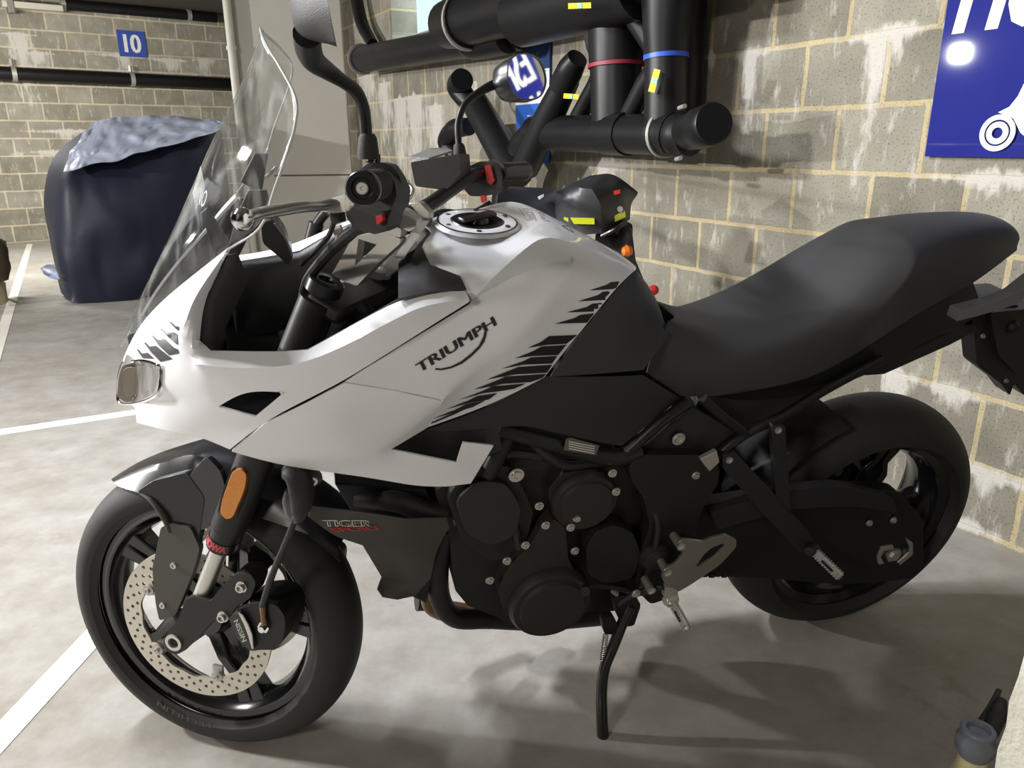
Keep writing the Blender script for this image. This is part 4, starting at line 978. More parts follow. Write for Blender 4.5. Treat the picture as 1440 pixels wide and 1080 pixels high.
# front of the tank: dark infill with the two light panel edges
inf = cage('tank_infill', {
 'a': (605, 372, -.108), 'b': (647, 388, -.143), 'c': (656, 406, -.160), 'd': (608, 409, -.185), 'e': (560, 420, -.200), 'f': (560, 398, -.13), 'g': (575, 355, -.07), 'h': (592, 345, -.07), 'i': (560, 368, -.06)},
 ['h g i f a', 'a f e d', 'a d c b'], mat('satin_infill', (.045, .045, .05), .32), bike, [('a d', .6), ('a f', .5)], 2, .003, False, B); mirrored(inf)
st1 = cage('trim_strip', {'a': (589, 309, -.045), 'b': (603, 311, -.045), 'c': (569, 361, -.09), 'd': (556, 360, -.088)}, ['a b c d'], 'white', bike, (), 1, .006, False, B); mirrored(st1)
# headlight
hl = part('headlight', prism(rounded([(172, 514), (196, 508), (219, 514), (223, 530), (217, 553), (196, 564), (176, 566), (165, 558), (167, 530)], .3), -.075, -.030), mat('headlight_bowl', (.30, .28, .24), .25, .5), bike)
hlens = cage('headlight_lens', {'a': (172, 511, -.034), 'b': (197, 507, -.092), 'c': (222, 513, -.136), 'd': (226, 530, -.142), 'e': (221, 554, -.146), 'f': (200, 564, -.105), 'g': (177, 567, -.060), 'h': (166, 560, -.038), 'i': (167, 532, -.034), 'm': (196, 536, -.098)},
 ['a b m i', 'b c d m', 'm d e f', 'i m f g h'], 'lens', hl, (), 2, .003, False, B)
part('lens_rim', g_tube([B(t) for t in [(172, 511, -.034), (197, 507, -.092), (220, 512, -.134), (226, 519, -.140), (226, 535, -.144), (221, 554, -.147), (200, 565, -.107), (177, 568, -.062), (166, 562, -.038), (166, 532, -.034), (172, 511, -.034)]], .0022, 8, 4), 'chrome', hl)
part('reflector_bowl', prism(rounded([(172, 517), (216, 516), (214, 548), (174, 560)], .25), -.080, -.074), mat('beige_reflector', (.34, .31, .26), .3, .5), hl)
part('lamp_divider', prism([(196, 511), (199, 511), (200, 562), (197, 562)], -.085, -.05), 'alu', hl)
# far headlight and the nose centre
part('nose_centre', g_box((-1.445, 0, .875), (.03, .07, .08)), 'black', bv=.006)
part('headlight', prism(rounded([(172, 514), (219, 514), (217, 553), (176, 566)], .3), .030, .075, lambda t: B((t[0], t[1], -.075))), 'lens')
# intake slot lining
sl_ = part('intake_lining', prism([(303, 573), (332, 553), (359, 545), (403, 549), (359, 590)], -.190, -.180), dark); mirrored(sl_)

# ---------------------------------------------------------------- windscreen
CT = [(366, 41), (353, 88), (330, 137), (300, 192), (270, 262), (237, 338), (210, 393), (188, 438), (167, 490)]
EG = [(392, 92, -.10), (416, 138, -.150), (415, 176, -.168), (403, 218, -.180), (386, 266, -.188), (366, 320, -.186), (322, 350, -.135), (262, 400, -.088), (182, 478, -.042)]
V = []; ncol = 8
for (cx, cy), e in zip(CT, EG):
    c = B((cx, cy, -.006)); q = B(e); row = []
    for j in range(ncol+1):
        t = j/ncol; row.append(Vector((c.x+(q.x-c.x)*t**1.9, q.y*t, c.z+(q.z-c.z)*t**1.4)))
    V += [Vector((v.x, -v.y, v.z)) for v in row[:0:-1]]+row
nc = 2*ncol+1; F = [(i*nc+j, i*nc+j+1, (i+1)*nc+j+1, (i+1)*nc+j) for i in range(len(CT)-1) for j in range(nc-1)]
ws = obj('windscreen', V, F, 'screen', bike, 0)
s = ws.modifiers.new('s', 'SUBSURF'); s.levels = s.render_levels = 2; s = ws.modifiers.new('t', 'SOLIDIFY'); s.thickness = .003
bake(ws); ws['label'] = 'tall clear smeared windscreen'
for p in ws.data.polygons: p.use_smooth = True
rimc = mat('polished_screen_edge', (.55, .57, .56), .15, 0, .5)
edge = [V[i*nc+nc-1] for i in range(0, 7)]; top = [V[j] for j in range(nc)]
part('screen_edge', g_tube([V[i*nc] for i in range(6, 0, -1)]+[Vector(t)+Vector((0, 0, .0005)) for t in top[::2]]+edge[1:], .0017, 8, 4), rimc, ws)
V2 = [V[i*nc+nc-1] for i in (6, 7, 8)]
# screen carrier plates
pl1 = part('screen_bracket', prism([(358, 216), (377, 217), (369, 267), (360, 268), (338, 256)], .075, .082), 'grey', bv=.001)
pl2 = part('screen_bracket', prism([(349, 268), (375, 268), (378, 280), (368, 312), (356, 327), (336, 336), (322, 345), (334, 300)], -.105, -.098), 'grey', bv=.001)
part('screen_slider', prism([(322, 340), (300, 352), (282, 300), (292, 292)], -.04, -.035), 'grey', bv=.001)
part('bracket_rod', g_tube([B((374, 250, .03)), B((388, 236, .10))], .003, 8, smooth=False), 'alu')
# prints on the screen
text_decal('screen_mark', 'NO', [(277, 285), (287, 293), (284, 262)], ws, 'greydecal', ws, .01)
decal('screen_mark', [[(283, 233), (289, 262), (276, 297), (272, 270)], ], ws, glass('film_print', (.8, .8, .8), .25, .2), ws, .0008)
# instrument slab, hoses and fork tops inside the cockpit
ic = part('instrument_display', prism(rounded([(367, 314), (384, 309), (401, 331), (412, 362), (405, 373), (391, 360), (369, 342)], .25), -.02, .03), 'gloss', bv=.003, lab='slim instrument display seen edge on')
part('display_glass', g_tube([B((386, 314, -.031)), B((402, 336, -.031)), B((411, 360, -.031))], [.0015]*3, 6), 'greydecal', ic)

# ---------------------------------------------------------------- seat and tail
SC = [(941, 434), (973, 433), (1020, 417), (1072, 388), (1125, 350), (1170, 322), (1212, 304), (1259, 296), (1315, 292.5), (1365, 293), (1395, 303), (1413, 324)]
SWD = [.060, .078, .098, .112, .115, .105, .09, .078, .072, .06, .045, .02]
SEC = {}
for i_, ((x_, y_), w_) in enumerate(zip(SC, SWD)):
    q_ = B((x_, y_, w_*.8)); SEC['c%d' % i_] = (q_.x, 0, q_.z+.012*w_/.1); SEC['s%d' % i_] = (q_.x, -w_, q_.z-.006)
SEC['s0'] = (942, 450, -.060)
seat = cage('seat', {
 **SEC,
 'e0': (916, 500, -.085), 'e1': (965, 502, -.098), 'e2': (1030, 502, -.115), 'e3': (1100, 492, -.128), 'e4': (1170, 470, -.138), 'e5': (1238, 440, -.146), 'e6': (1312, 372, -.098), 'e7': (1346, 366, -.088), 'e8': (1388, 354, -.070), 'e9': (1418, 346, -.048), 'e10': (1434, 344, -.028),
 'b0': (910, 524, -.100), 'b1': (957, 557, -.112), 'b2': (1000, 559, -.120), 'b3': (1058, 549, -.125), 'b4': (1142, 534, -.130), 'b5': (1212, 492, -.120), 'b6': (1268, 455, -.105), 'b7': (1318, 425, -.090), 'b8': (1364, 402, -.075), 'b9': (1402, 374, -.055), 'b10': (1430, 352, -.03),
 'q5': (1289, 384, -.124)},
 ['c0 s0 s1 c1', 'c1 s1 s2 c2', 'c2 s2 s3 c3', 'c3 s3 s4 c4', 'c4 s4 s5 c5', 'c5 s5 s6 c6', 'c6 s6 s7 c7', 'c7 s7 s8 c8', 'c8 s8 s9 c9', 'c9 s9 s10 c10', 'c10 s10 s11 c11',
  's0 e0 e1 s1', 's1 e1 e2 s2', 's2 e2 e3 s3', 's3 e3 e4 s4', 's4 e4 e5 s5', 's5 e5 q5 s6', 's6 q5 e6 e7 s7', 's7 e7 e8 s8', 's8 e8 e9 s9', 's9 e9 e10 s10', 's10 e10 s11',
  'e0 b0 b1 e1', 'e1 b1 b2 e2', 'e2 b2 b3 e3', 'e3 b3 b4 e4', 'e4 b4 b5 e5', 'e5 b5 b6 q5', 'q5 b6 b7 e7 e6', 'e7 b7 b8 e8', 'e8 b8 b9 e9', 'e9 b9 b10 e10', 'e10 b10 s11'],
 'seat', bike, [('e5 q5 s6', .9), ('s6 c6', .5), ('e4 e5', .35), ('e5 b5', .5), ('e6 e7 e8 e9 e10', .3)], 3, .004, True, B, smooth=50)
tail = cage('tail_fairing', {
 'a': (1000, 557, -.118), 'b': (1058, 547, -.128), 'c': (1142, 530, -.122), 'd': (1212, 488, -.108), 'e': (1268, 452, -.098), 'f': (1330, 418, -.088), 'g': (1368, 396, -.07),
 'h': (1052, 566, -.110), 'i': (1154, 554, -.105), 'j': (1232, 522, -.095), 'k': (1292, 484, -.085), 'l': (1345, 461, -.075), 'm': (1384, 440, -.06)},
 ['a b h', 'b c i h', 'c d j i', 'd e k j', 'e f l k', 'f g m l'], 'satin', bike, (), 2, .004, False, B); mirrored(tail)
part('tail_tray', prism([(-.25, .74), (-.10, .765), (.02, .81), (.10, .835), (.12, .82), (.06, .79), (-.08, .735)], -.07, .07), 'black', bv=.004)
gr = part('grab_rail', prism(rounded([(1345, 452), (1351, 437), (1396, 426), (1428, 413), (1452, 394), (1480, 376), (1484, 392), (1452, 412), (1430, 428), (1380, 443)], .12), -.135, -.108), mat('grab_rail_grey', (.17, .175, .19), .4, .2), bv=.003, lab='flat grey grab rail')
pb = part('rear_bracket', prism(rounded([(1366, 442), (1430, 428), (1452, 452), (1452, 560), (1440, 556), (1426, 540), (1420, 556), (1408, 540), (1374, 514), (1371, 480)], .12), -.060, -.02), 'black', bv=.003)
part('rear_bracket', prism(rounded([(1392, 440), (1470, 432), (1480, 520), (1432, 528), (1404, 500)], .15), -.075, .06), 'black', bv=.006)
for q in ((1381, 472), (1426, 471), (1414, 535)): part('bracket_bolt', g_bolt(B((*q, -.062)), Vector((0, -1, 0)), .004), 'steel', pb)
for q in ((1415, 455),): part('plate_lamp', g_turn([(0, .014), (-.02, .014), (-.026, .008), (-.026, 0)], B((*q, -.06)), YA, 16), 'satin', pb)

# ---------------------------------------------------------------- frame
def strut(n, pts, r, m='satin', flat=1, sm=True):
    o = part(n, g_tube([B(t) for t in pts], r, 12, flat=flat, smooth=sm), m); return o
for a in (strut('frame_tube', [(700, 600, -.14), (780, 622, -.150), (860, 643, -.150), (900, 632, -.150)], .017),
          strut('frame_tube', [(872, 645, -.152), (925, 597, -.150), (972, 563, -.145)], .011),
          strut('frame_tube', [(988, 560, -.145), (1020, 588, -.150), (1050, 610, -.150)], .010),
          strut('frame_tube', [(985, 660, -.150), (1045, 612, -.150), (1100, 585, -.14), (1160, 548, -.12), (1240, 505, -.11)], .010),
          strut('frame_tube', [(640, 600, -.13), (560, 520, -.10), (500, 430, -.05)], .022),
          strut('frame_tube', [(720, 600, -.135), (690, 660, -.14), (660, 720, -.13)], .016)): mirrored(a)
fp_ = part('frame_plate', prism(rounded([(884, 655), (905, 640), (985, 640), (1012, 655), (1010, 680), (985, 720), (975, 770), (955, 810), (945, 840), (915, 850), (895, 830), (900, 780), (915, 740), (905, 700), (890, 680)], .2), -.165, -.135), 'engine', bv=.006); mirrored(fp_)
sp3 = part('under_seat_panel', prism([(985, 562), (1058, 548), (1140, 536), (1166, 553), (1112, 588), (1045, 614), (1000, 578)], -.105, -.098), 'black', bv=.002); mirrored(sp3)
sp2 = part('side_panel', prism([(905, 628), (975, 572), (1040, 610), (1000, 640), (905, 640)], -.142, -.136), 'black', bv=.002); mirrored(sp2)
def bolts(lst, y, par, r=.006, m='steel', n='cover_bolt'):
    for q in lst: part(n, g_bolt(B((q[0], q[1], y)), Vector((0, -1, 0)), r), m, par)
bolts([(954, 617)], -.150, sp2, .0095); 
bolts([(978, 668)], -.166, fp_, .006)
lk = part('helmet_lock', prism([(985, 646), (1008, 634), (1012, 650), (998, 663), (992, 656)], -.175, -.165), 'alu', fp_, bv=.001, lab='small bright metal tab')
for q in ((1025, 646), (1094, 604)): pass
# passenger foot rest hanger
def hanger(s):
    h = part('footrest_hanger', join(prism(rounded([(1016, 640), (1034, 636), (1075, 680), (1138, 748), (1150, 772), (1138, 782), (1124, 776), (1066, 715), (1018, 660)], .2), -.168, -.155), prism(rounded([(1086, 598), (1104, 598), (1110, 690), (1112, 725), (1092, 700), (1090, 680)], .2), -.168, -.155)), 'black', bv=.003)
    if s: 
        for q in ((1025, 646.5), (1094, 604.5)): part('hanger_bolt', g_turn([(0, .0068), (-.003, .0068), (-.003, .0045), (-.001, 0)], B((*q, -.168)), YA, 16), 'steel', h)
    return h
hg = hanger(1); mirrored(hg)
def foot_peg(p0, p1, y0, y1, par, tip):
    a = B((*p0, y0)); b = B((*p1, y1)); L_ = (b-a); ax = L_.normalized(); u, v, _ = basis(ax)
    Rm = Matrix((ax, u, v)).transposed()
    pg = part('foot_peg', join(g_box(a+L_*.5, (L_.length, .008, .020), Rm)), 'alu', par, bv=.003)
    pg['label'] = 'ribbed aluminium foot peg'
    n = 11
    for row, off in ((-1, -.0068), (0, 0), (1, .0068)):
        for i in range(n):
            if row == 0 and 2 < i < 9: continue
            pass
    V, F = join(*[g_box(a+L_*((i+.7)/(n+.6))+v*off+u*s*.0045, (L_.length/n*.55, .003, .0048), Rm) for i in range(n) for off in (-.0068, 0, .0068) for s in (1, -1) if not (off == 0 and 3 < i < 9)])
    o = part('peg_tread', (V, F), 'steel', pg.parent if False else par); o['kind'] = 'stuff'
    part('peg_slot', g_box(a+L_*.52, (L_.length*.42, .0125, .0055), Rm), 'satin', par)
    if tip: part('peg_feeler', g_turn([(0, .0075), (L_.length*.10, .007), (L_.length*.22, .0)], b, ax, 10), 'alu', par)
    part('peg_mount', join(g_turn([(-.014, .010), (.014, .010)], a-ax*.008, u, 16), g_box(a-ax*.004, (.016, .022, .016), Rm)), 'steel' if tip else 'black', par, bv=.002)
foot_peg((1146, 776), (1183, 812), -.185, -.245, hg, False)
# rider peg, heel guard and side of the engine
hp = part('heel_guard', prism(rounded([(950, 768), (958, 758), (989, 762), (1000, 757), (1022, 752), (1036, 759), (1035, 770), (1012, 795), (972, 822), (955, 832), (940, 833), (931, 812), (934, 800), (950, 793), (962, 778)], .25), -.212, -.206, holes=[rounded([(978, 797), (990, 780), (1000, 771), (1017, 764), (1020, 768), (1006, 783), (984, 797)], .2)]), mat('brushed_heel_guard', (.34, .325, .29), .38, .8), bv=.0012, lab='brushed aluminium heel guard plate')
for q in ((956.5, 767), (938, 804), (915, 829)):
    part('guard_bolt', g_turn([(.03, .008), (0, .0085), (-.005, .0085), (-.005, .005), (-.002, .004), (-.002, 0)], B((*q, -.212)), YA, 18), 'steel', hp)
part('peg_bracket', prism(rounded([(936, 826), (953, 829), (954, 841), (944, 846), (934, 842)], .3), -.215, -.200), 'alu', hp, bv=.001)
foot_peg((946, 848), (965, 882), -.222, -.268, hp, True)
gl = part('gear_lever', g_tube([B((895, 835, -.19)), B((915, 829, -.20)), B((932, 825, -.21))], [.006, .008, .006], 10), 'engine')
gl2 = part('gear_lever', g_tube([B((894, 834, -.19)), B((860, 826, -.20)), B((826, 824, -.205)), B((823, 832, -.24))], [.006, .005, .005, .009], 10), 'engine')
bolts([(894, 834)], -.196, gl2, .007); bolts([(862, 831), (866, 834)], -.17, gl2, .004)
# ---------------------------------------------------------------- engine
eng = part('engine_block', join(prism(rounded([(612, 690), (700, 640), (880, 650), (905, 700), (915, 800), (880, 858), (822, 862), (800, 872), (742, 884), (718, 882), (700, 868), (658, 852), (640, 830), (636, 800), (632, 755)], .1), -.125, .125)), 'engine', bv=.012)
part('cylinder_head', prism(rounded([(628, 700), (660, 660), (720, 655), (752, 720), (735, 780), (690, 790), (650, 760)], .2), -.145, .145), 'engine', eng, bv=.01)
part('cam_cover', prism(rounded([(640, 705), (672, 676), (712, 680), (735, 715), (725, 755), (690, 768), (655, 750)], .3), -.158, -.14), 'cover', eng, bv=.006)
part('timing_cover', prism(rounded([(700, 830), (716, 795), (742, 770), (765, 738), (780, 730), (795, 742), (800, 790), (818, 815), (818, 850), (790, 870), (740, 880), (712, 868)], .25), -.158, -.12), 'cover', eng, bv=.006)
def disc_cover(c, rp, y, dep, m, n='round_cover', steps=None):
    P = B((*c, y)); q = B((c[0]+rp, c[1], y)); r = (q-P).length
    return part(n, g_turn([(0, r), (-dep*.6, r), (-dep, r*.92), (-dep, r*.80), (-dep*1.25, r*.76), (-dep*1.3, 0)], P, YA, 48), m, eng, lab='round engine side cover')
disc_cover((770, 838), 54, -.145, .03, 'cover')
disc_cover((819, 698), 44, -.14, .022, 'cover')
part('water_pump', prism(rounded([(770, 690), (790, 665), (840, 660), (862, 680), (866, 710), (850, 728), (800, 730), (775, 712)], .3), -.150, -.12), 'engine', eng, bv=.006)
part('sprocket_cover', prism(rounded([(825, 770), (838, 748), (862, 738), (890, 748), (902, 780), (890, 815), (850, 820), (826, 808)], .3), -.165, -.12), 'engine', eng, bv=.01)
disc_cover((918, 778), 19, -.16, .018, 'cover', 'pivot_cover')
bolts([(726, 668)], -.150, eng, .0105)
bolts([(758, 711), (767, 738), (802, 741), (738.5, 766), (712.5, 788), (688.5, 815.5), (808, 774), (811, 728), (861, 665), (866, 691)], -.166, eng, .0062)
part('sump', prism(rounded([(708, 862), (745, 885), (812, 872), (822, 850), (720, 850)], .2), -.09, .09), 'engine', eng, bv=.006)
idp = part('identity_plate', prism([(796, 618), (803, 616), (843, 627), (838, 640), (793, 633)], -.172, -.1705), mat('identity_plate_print', (.10, .095, .085), .5), bike)
for k in range(4): part('plate_print', prism([(800, 620.5+3.2*k), (836, 629+3.2*k-1.2), (836, 630+3.2*k-1.2), (800, 621.7+3.2*k)], -.1728, -.172), 'silvertext', idp)
# hoses and brackets above the engine
for pts, r in (([(645, 690, -.10), (700, 640, -.13), (760, 640, -.13)], .010), ([(740, 612, -.12), (770, 640, -.14), (800, 655, -.14), (850, 650, -.13)], .009), ([(690, 700, -.15), (720, 730, -.15), (730, 770, -.15)], .008), ([(905, 700, -.14), (925, 740, -.17), (905, 820, -.17), (870, 850, -.16)], .006)):
    part('hose', g_tube([B(t) for t in pts], r, 10), 'hose')
# exhaust headers
ex = part('exhaust_pipe', g_tube([B((632, 742, -.10)), B((618, 780, -.10)), B((618, 838, -.09)), B((640, 868, -.08)), B((690, 870, -.07)), B((760, 872, -.05)), B((840, 862, 0))], [.020, .021, .021, .021, .021, .022, .03], 16), 'engine')
part('exhaust_pipe', g_tube([B((615, 745, -.03)), B((604, 790, -.02)), B((604, 835, -.02)), B((618, 858, -.02)), B((690, 872, .0))], [.02]*5, 16), 'bronze', lab='bronze heat tinted header pipe')
part('exhaust_pipe', g_tube([B((620, 745, .06)), B((606, 800, .06)), B((610, 850, .06)), B((700, 866, .06))], [.02]*4, 16), 'bronze')
part('silencer', prism(rounded([(-.78, .20), (-.60, .16), (-.40, .18), (-.36, .24), (-.5, .28), (-.75, .27)], .25), -.02, .14), 'engine', bv=.01)
part('oil_filter', g_turn([(0, .026), (.05, .026), (.06, .02), (.06, 0)], B((586, 842, .02)), Vector((.6, 0, -.1)), 24), 'engine')
part('sensor_tip', g_tube([B((638, 728, -.12)), B((640, 736, -.12))], .006, 10, smooth=False), 'bronze')
# radiator and its shroud
rad = part('radiator', prism([(470, 680), (600, 690), (625, 735), (600, 850), (560, 830)], -.11, .11), 'satin', bv=.003)
part('radiator_hose', g_tube([B((500, 700, -.10)), B((560, 705, -.12)), B((610, 720, -.12)), B((650, 700, -.10))], [.018, .02, .02, .018], 14), 'hose')
shc = {'a': (437, 712, -.195), 'b': (524, 722, -.190), 'b2': (570, 730, -.178), 'c': (628, 728, -.150), 'd': (632, 742, -.150), 'e': (612, 775, -.145), 'f': (606, 812, -.140), 'g': (584, 838, -.135),
 'h': (434, 727, -.198), 'i': (470, 754, -.196), 'j': (510, 767, -.188), 'k': (578, 779, -.168), 'l': (560, 843, -.158), 'm': (539, 840, -.160), 'n': (532, 829, -.160), 'o': (537, 812, -.142), 'p': (582, 828, -.132), 'n2': (550, 818, -.140)}
sh = cage('radiator_shroud', shc, ['h a b i', 'b b2 k j i', 'b2 c d k', 'd e k', 'e f g p k', 'j k p n2 o', 'o n2 m n', 'n2 p l m', 'p g l'], 'dust', bike, [('j k', 1.0), ('b i', .3), ('b2 k', .5), ('o n2 p', .8), ('n2 m', .5), ('k p', .5)], 2, .003, False, B, smooth=25)
sh.data.materials[0] = mat('shroud_grey_plastic', (.055, .052, .047), .42, bump=.15, bscale=700)
mirrored(sh)
# ---------------------------------------------------------------- swing arm, chain, stand
sa = part('swing_arm', prism(rounded([(905, 745), (960, 715), (1060, 700), (1200, 688), (1262, 690), (1298, 730), (1298, 795), (1268, 816), (1180, 822), (1060, 812), (960, 800), (905, 800)], .15), -.125, -.095), 'satin', bv=.006)
mirrored(sa)
part('axle_block', join(g_turn([(0, .020), (-.006, .020), (-.006, .012), (-.012, .011), (-.012, 0)], B((1255, 779, -.126)), YA, 6)), 'steel', sa)
part('axle_adjuster', prism([(1234, 783), (1240, 770), (1256, 767), (1258, 772), (1243, 775), (1239, 784), (1244, 793), (1236, 794)], -.131, -.125), 'steel', sa, bv=.001, lab='bright axle adjuster plate')
part('axle_adjuster', prism([(1274, 757), (1284, 764), (1284, 780), (1266, 795), (1262, 791), (1279, 777), (1279, 768)], -.131, -.125), 'steel', sa, bv=.001)
for q in ((1222, 735), (1256, 731)): part('guard_bolt', g_bolt(B((*q, -.128)), Vector((0, -1, 0)), .006), 'alu', sa)
part('chain_guard', prism(rounded([(1000, 722), (1100, 690), (1180, 682), (1255, 700), (1262, 720), (1200, 712), (1110, 716), (1010, 745)], .2), -.150, -.128), 'black', bv=.004)
part('rear_hugger', g_turn([(-.085, .335), (-.06, .343), (0, .347), (.06, .343), (.085, .335)], RC, YA, 30, math.radians(12), math.radians(66), ref=(-1, 0, 0)), 'black')
def chain():
    pr = []; c1 = Vector((-.66, -.105, .375)); c2 = RC+Vector((0, -.105, 0)); r1, r2 = .035, .095
    top = [c1+Vector((0, 0, r1)), c2+Vector((0, 0, r2))]; bot = [c2-Vector((0, 0, r2)), c1-Vector((0, 0, r1))]
    path = [top[0], top[1]]+[c2+Vector((math.sin(a)*r2, 0, math.cos(a)*r2)) for a in [PI*k/8 for k in range(1, 8)]]+[bot[0], bot[1]]
    V, F = [], []
    for a, b in zip(path, path[1:]):
        n = max(1, int((b-a).length/.0159))
        for i in range(n):
            p = a+(b-a)*(i+.5)/n; d = (b-a).normalized(); R = Matrix((d, Vector((0, 1, 0)), d.cross(Vector((0, 1, 0))))).transposed()
            v, f = g_box(p, (.0125, .016 if i % 2 else .011, .012), R); k = len(V); V += v; F += [tuple(q+k for q in g) for g in f]
    return V, F
part('drive_chain', chain(), mat('oily_chain', (.05, .045, .035), .4, .7))
part('sprocket', g_turn([(-.003, .097), (.003, .097), (.003, .05), (-.003, .05)], RC+Vector((0, -.105, 0)), YA, 42), 'engine')
part('shock_absorber', g_tube([(-.48, 0, .42), (-.40, 0, .70)], [.028, .032], 16, smooth=False), 'satin')
stand = part('side_stand', g_tube([B((886, 852, -.155)), B((877, 872, -.165)), B((864, 905, -.18)), B((850, 940, -.20)), B((846, 975, -.225)), B((847, 1020, -.262)), B((851, 1092, -.305))], [.013, .0115, .0115, .0115, .0115, .012, .014], 14), 'gloss')
part('stand_foot', g_turn([(-.016, .030), (-.004, .034), (.004, .020), (.012, .014)], B((851, 1092, -.305)), BI.to_3x3() @ Vector((0, 0, 1)), 20), 'gloss', stand, bv=.002)
part('stand_bracket', prism(rounded([(862, 840), (890, 836), (902, 850), (892, 880), (880, 882), (868, 868)], .3), -.162, -.14), 'engine', stand, bv=.004)
sbk = part('stand_bracket', prism(rounded([(846, 872), (862, 866), (870, 880), (862, 893), (850, 892)], .3), -.172, -.155), 'engine', stand, bv=.003)
a = B((852, 892, -.172)); b = B((847, 930, -.190)); n = 13
hx = []
for i in range(n*10+1):
    t = i/(n*10); u, v, ax_ = basis(b-a); hx.append(a+(b-a)*t+(u*math.cos(2*PI*t*n)+v*math.sin(2*PI*t*n))*.0052)
part('stand_spring', g_tube(hx, .0011, 6, smooth=False), 'steel', stand, lab='coiled return spring')
part('spring_hook', g_tube([b, B((846, 942, -.196)), B((841, 956, -.2))], .0013, 6), 'steel', stand)

# ---------------------------------------------------------------- controls (turn with the front wheel)
bars = part('handlebar', g_tube([Vector(t) for t in [(-.925, .375, 1.139), (-.955, .27, 1.137), (-.985, .19, 1.130), (-1.03, .085, 1.082), (-1.045, .0, 1.078), (-1.03, -.085, 1.082), (-.985, -.19, 1.130), (-.96, -.27, 1.137), (-.935, -.375, 1.139)]], .0125, 16), mat('bar_satin_black', (.028, .028, .03), .35, .4), frame=st)
GL = Vector((-.955, -.375, 1.138))
def grip(s):
    e = Vector((-.930, s*.392, 1.139)); i = Vector((-.962, s*.262, 1.137)); ax = (i-e).normalized()
    gp = part('handlebar_grip', g_turn([(.014, .0165), (.018, .0185), (.024, .0165)]+[(.026+.007*k+o, .0165+.0012*(o == 0)) for k in range(13) for o in (0, .0035)]+[(.122, .0175), (.124, .024), (.130, .024), (.130, .013)], e, ax, 28), 'rubber', bars, st)
    be = part('bar_end', g_turn([(-.002, 0), (-.002, .0058), (.0005, .0068), (.0005, .0105), (-.0015, .0115), (-.0015, .0165), (.001, .0182), (.014, .0182), (.015, .012)], e, ax, 32), 'gloss', bars, st)
    part('bar_end_screw', g_turn([(-.0022, 0), (-.0022, .0015), (-.0032, .002), (-.0032, .0055), (-.0015, .0066)], e, ax, 24), 'alu', bars, st, lab='pale bar end screw')
    return ax
grip(-1); grip(1)
# left switch housing and clutch perch
sh_l = part('switch_housing', prism(rounded([(506, 238), (520, 228), (538, 232), (550, 250), (558, 268), (556, 290), (548, 300), (543, 322), (528, 330), (500, 322), (488, 308), (484, 290), (486, 262)], .25), -.262, -.215, S), 'black', bars, st, .005)
part('switch_cluster', prism(rounded([(515, 240), (540, 236), (555, 256), (558, 276), (548, 296), (524, 300), (510, 280)], .3), -.285, -.262, S), 'black', bars, st, .006)
part('horn_button', prism(rounded([(528, 304), (537, 301), (538, 310), (530, 317)], .25), -.272, -.262, S), 'red', bars, st, .001, lab='small red button')
for q in ((520, 228), (529, 231)): part('housing_bolt', g_turn([(0, .005), (.012, .004)], S((*q, -.25)), Vector((0, .3, 1)), 10), 'black', bars, st)
def lever(s, pts, rad, m, n):
    return part(n, g_tube([S(t) for t in pts], rad, 14, flat=.55), m, bars, st)
lv = lever(-1, [(344, 308, -.40), (362, 301, -.385), (395, 295, -.35), (425, 291, -.315), (447, 290, -.285), (468, 286, -.26), (490, 282, -.235)], [.0105, .0115, .0125, .012, .011, .011, .012], mat('worn_silver_lever', (.42, .41, .39), .28, .85), 'clutch_lever')
bm_ = S((341, 308, -.402)); part('lever_ball', g_turn([(-.012, 0), (-.010, .0075), (-.004, .0120), (.003, .0125), (.009, .009), (.012, 0)], bm_, Vector((0, 1, .1)), 24), 'chrome', lv, st, lab='bright ball end of the lever')
part('lever_perch', prism(rounded([(446, 284), (470, 278), (492, 272), (500, 285), (492, 297), (470, 300), (446, 297)], .25), -.262, -.235, S), 'alu', bars, st, .003)
part('clutch_switch', prism([(462, 300), (478, 298), (480, 312), (466, 316)], -.255, -.24, S), 'black', bars, st, .001)
# right side: switch housing, kill switch, reservoir, brake lever
part('switch_housing', prism(rounded([(654, 236), (676, 226), (694, 230), (700, 248), (697, 268), (684, 276), (660, 276), (650, 262)], .3), .215, .255, S), 'black', bars, st, .006)
part('kill_switch', prism(rounded([(681, 233), (689, 232), (695, 254), (690, 260), (685, 256)], .25), .205, .216, S), 'red', bars, st, .002, lab='red rocker switch')
part('starter_button', prism(rounded([(675, 276), (682, 274), (683, 283), (677, 286)], .25), .208, .218, S), 'red', bars, st, .001)
rs = part('brake_reservoir', prism(rounded([(577, 228), (646, 216), (648, 244), (628, 268), (584, 262)], .12), .125, .185, S), 'black', bars, st, .004)
def SZ(t, z):   # pixel on a level plane of the steered frame
    d = ST_I.to_3x3() @ b_ray(t[0], t[1]); return CS + d*((z-CS.z)/d.z)
tz = S((577, 226, .125)).z
lidp = [SZ(q, tz) for q in ((575, 224), (603, 226), (636, 214), (628, 209), (606, 210))]
part('reservoir_lid', (lidp+[p+Vector((0, 0, .005)) for p in lidp], [(0, 1, 2, 3, 4), (5, 6, 7, 8, 9)]+[(i, (i+1) % 5, 5+(i+1) % 5, 5+i) for i in range(5)]), mat('worn_lid_print', (.16, .16, .15), .5, bump=1, bscale=300, var=.6, vscale=160), rs, st)
part('lever_adjuster', join(g_turn([(-.006, 0), (-.004, .005), (.004, .005), (.006, 0)], S((572, 257, .17)), Vector((1, 0, 0)), 14), g_tube([S((573, 258, .17)), S((580, 266, .165)), S((577, 276, .16)), S((567, 286, .15))], [.0035, .004, .004, .005], 10)), 'steel', bars, st)
flip = lambda v: Vector((v.x, -v.y, v.z))
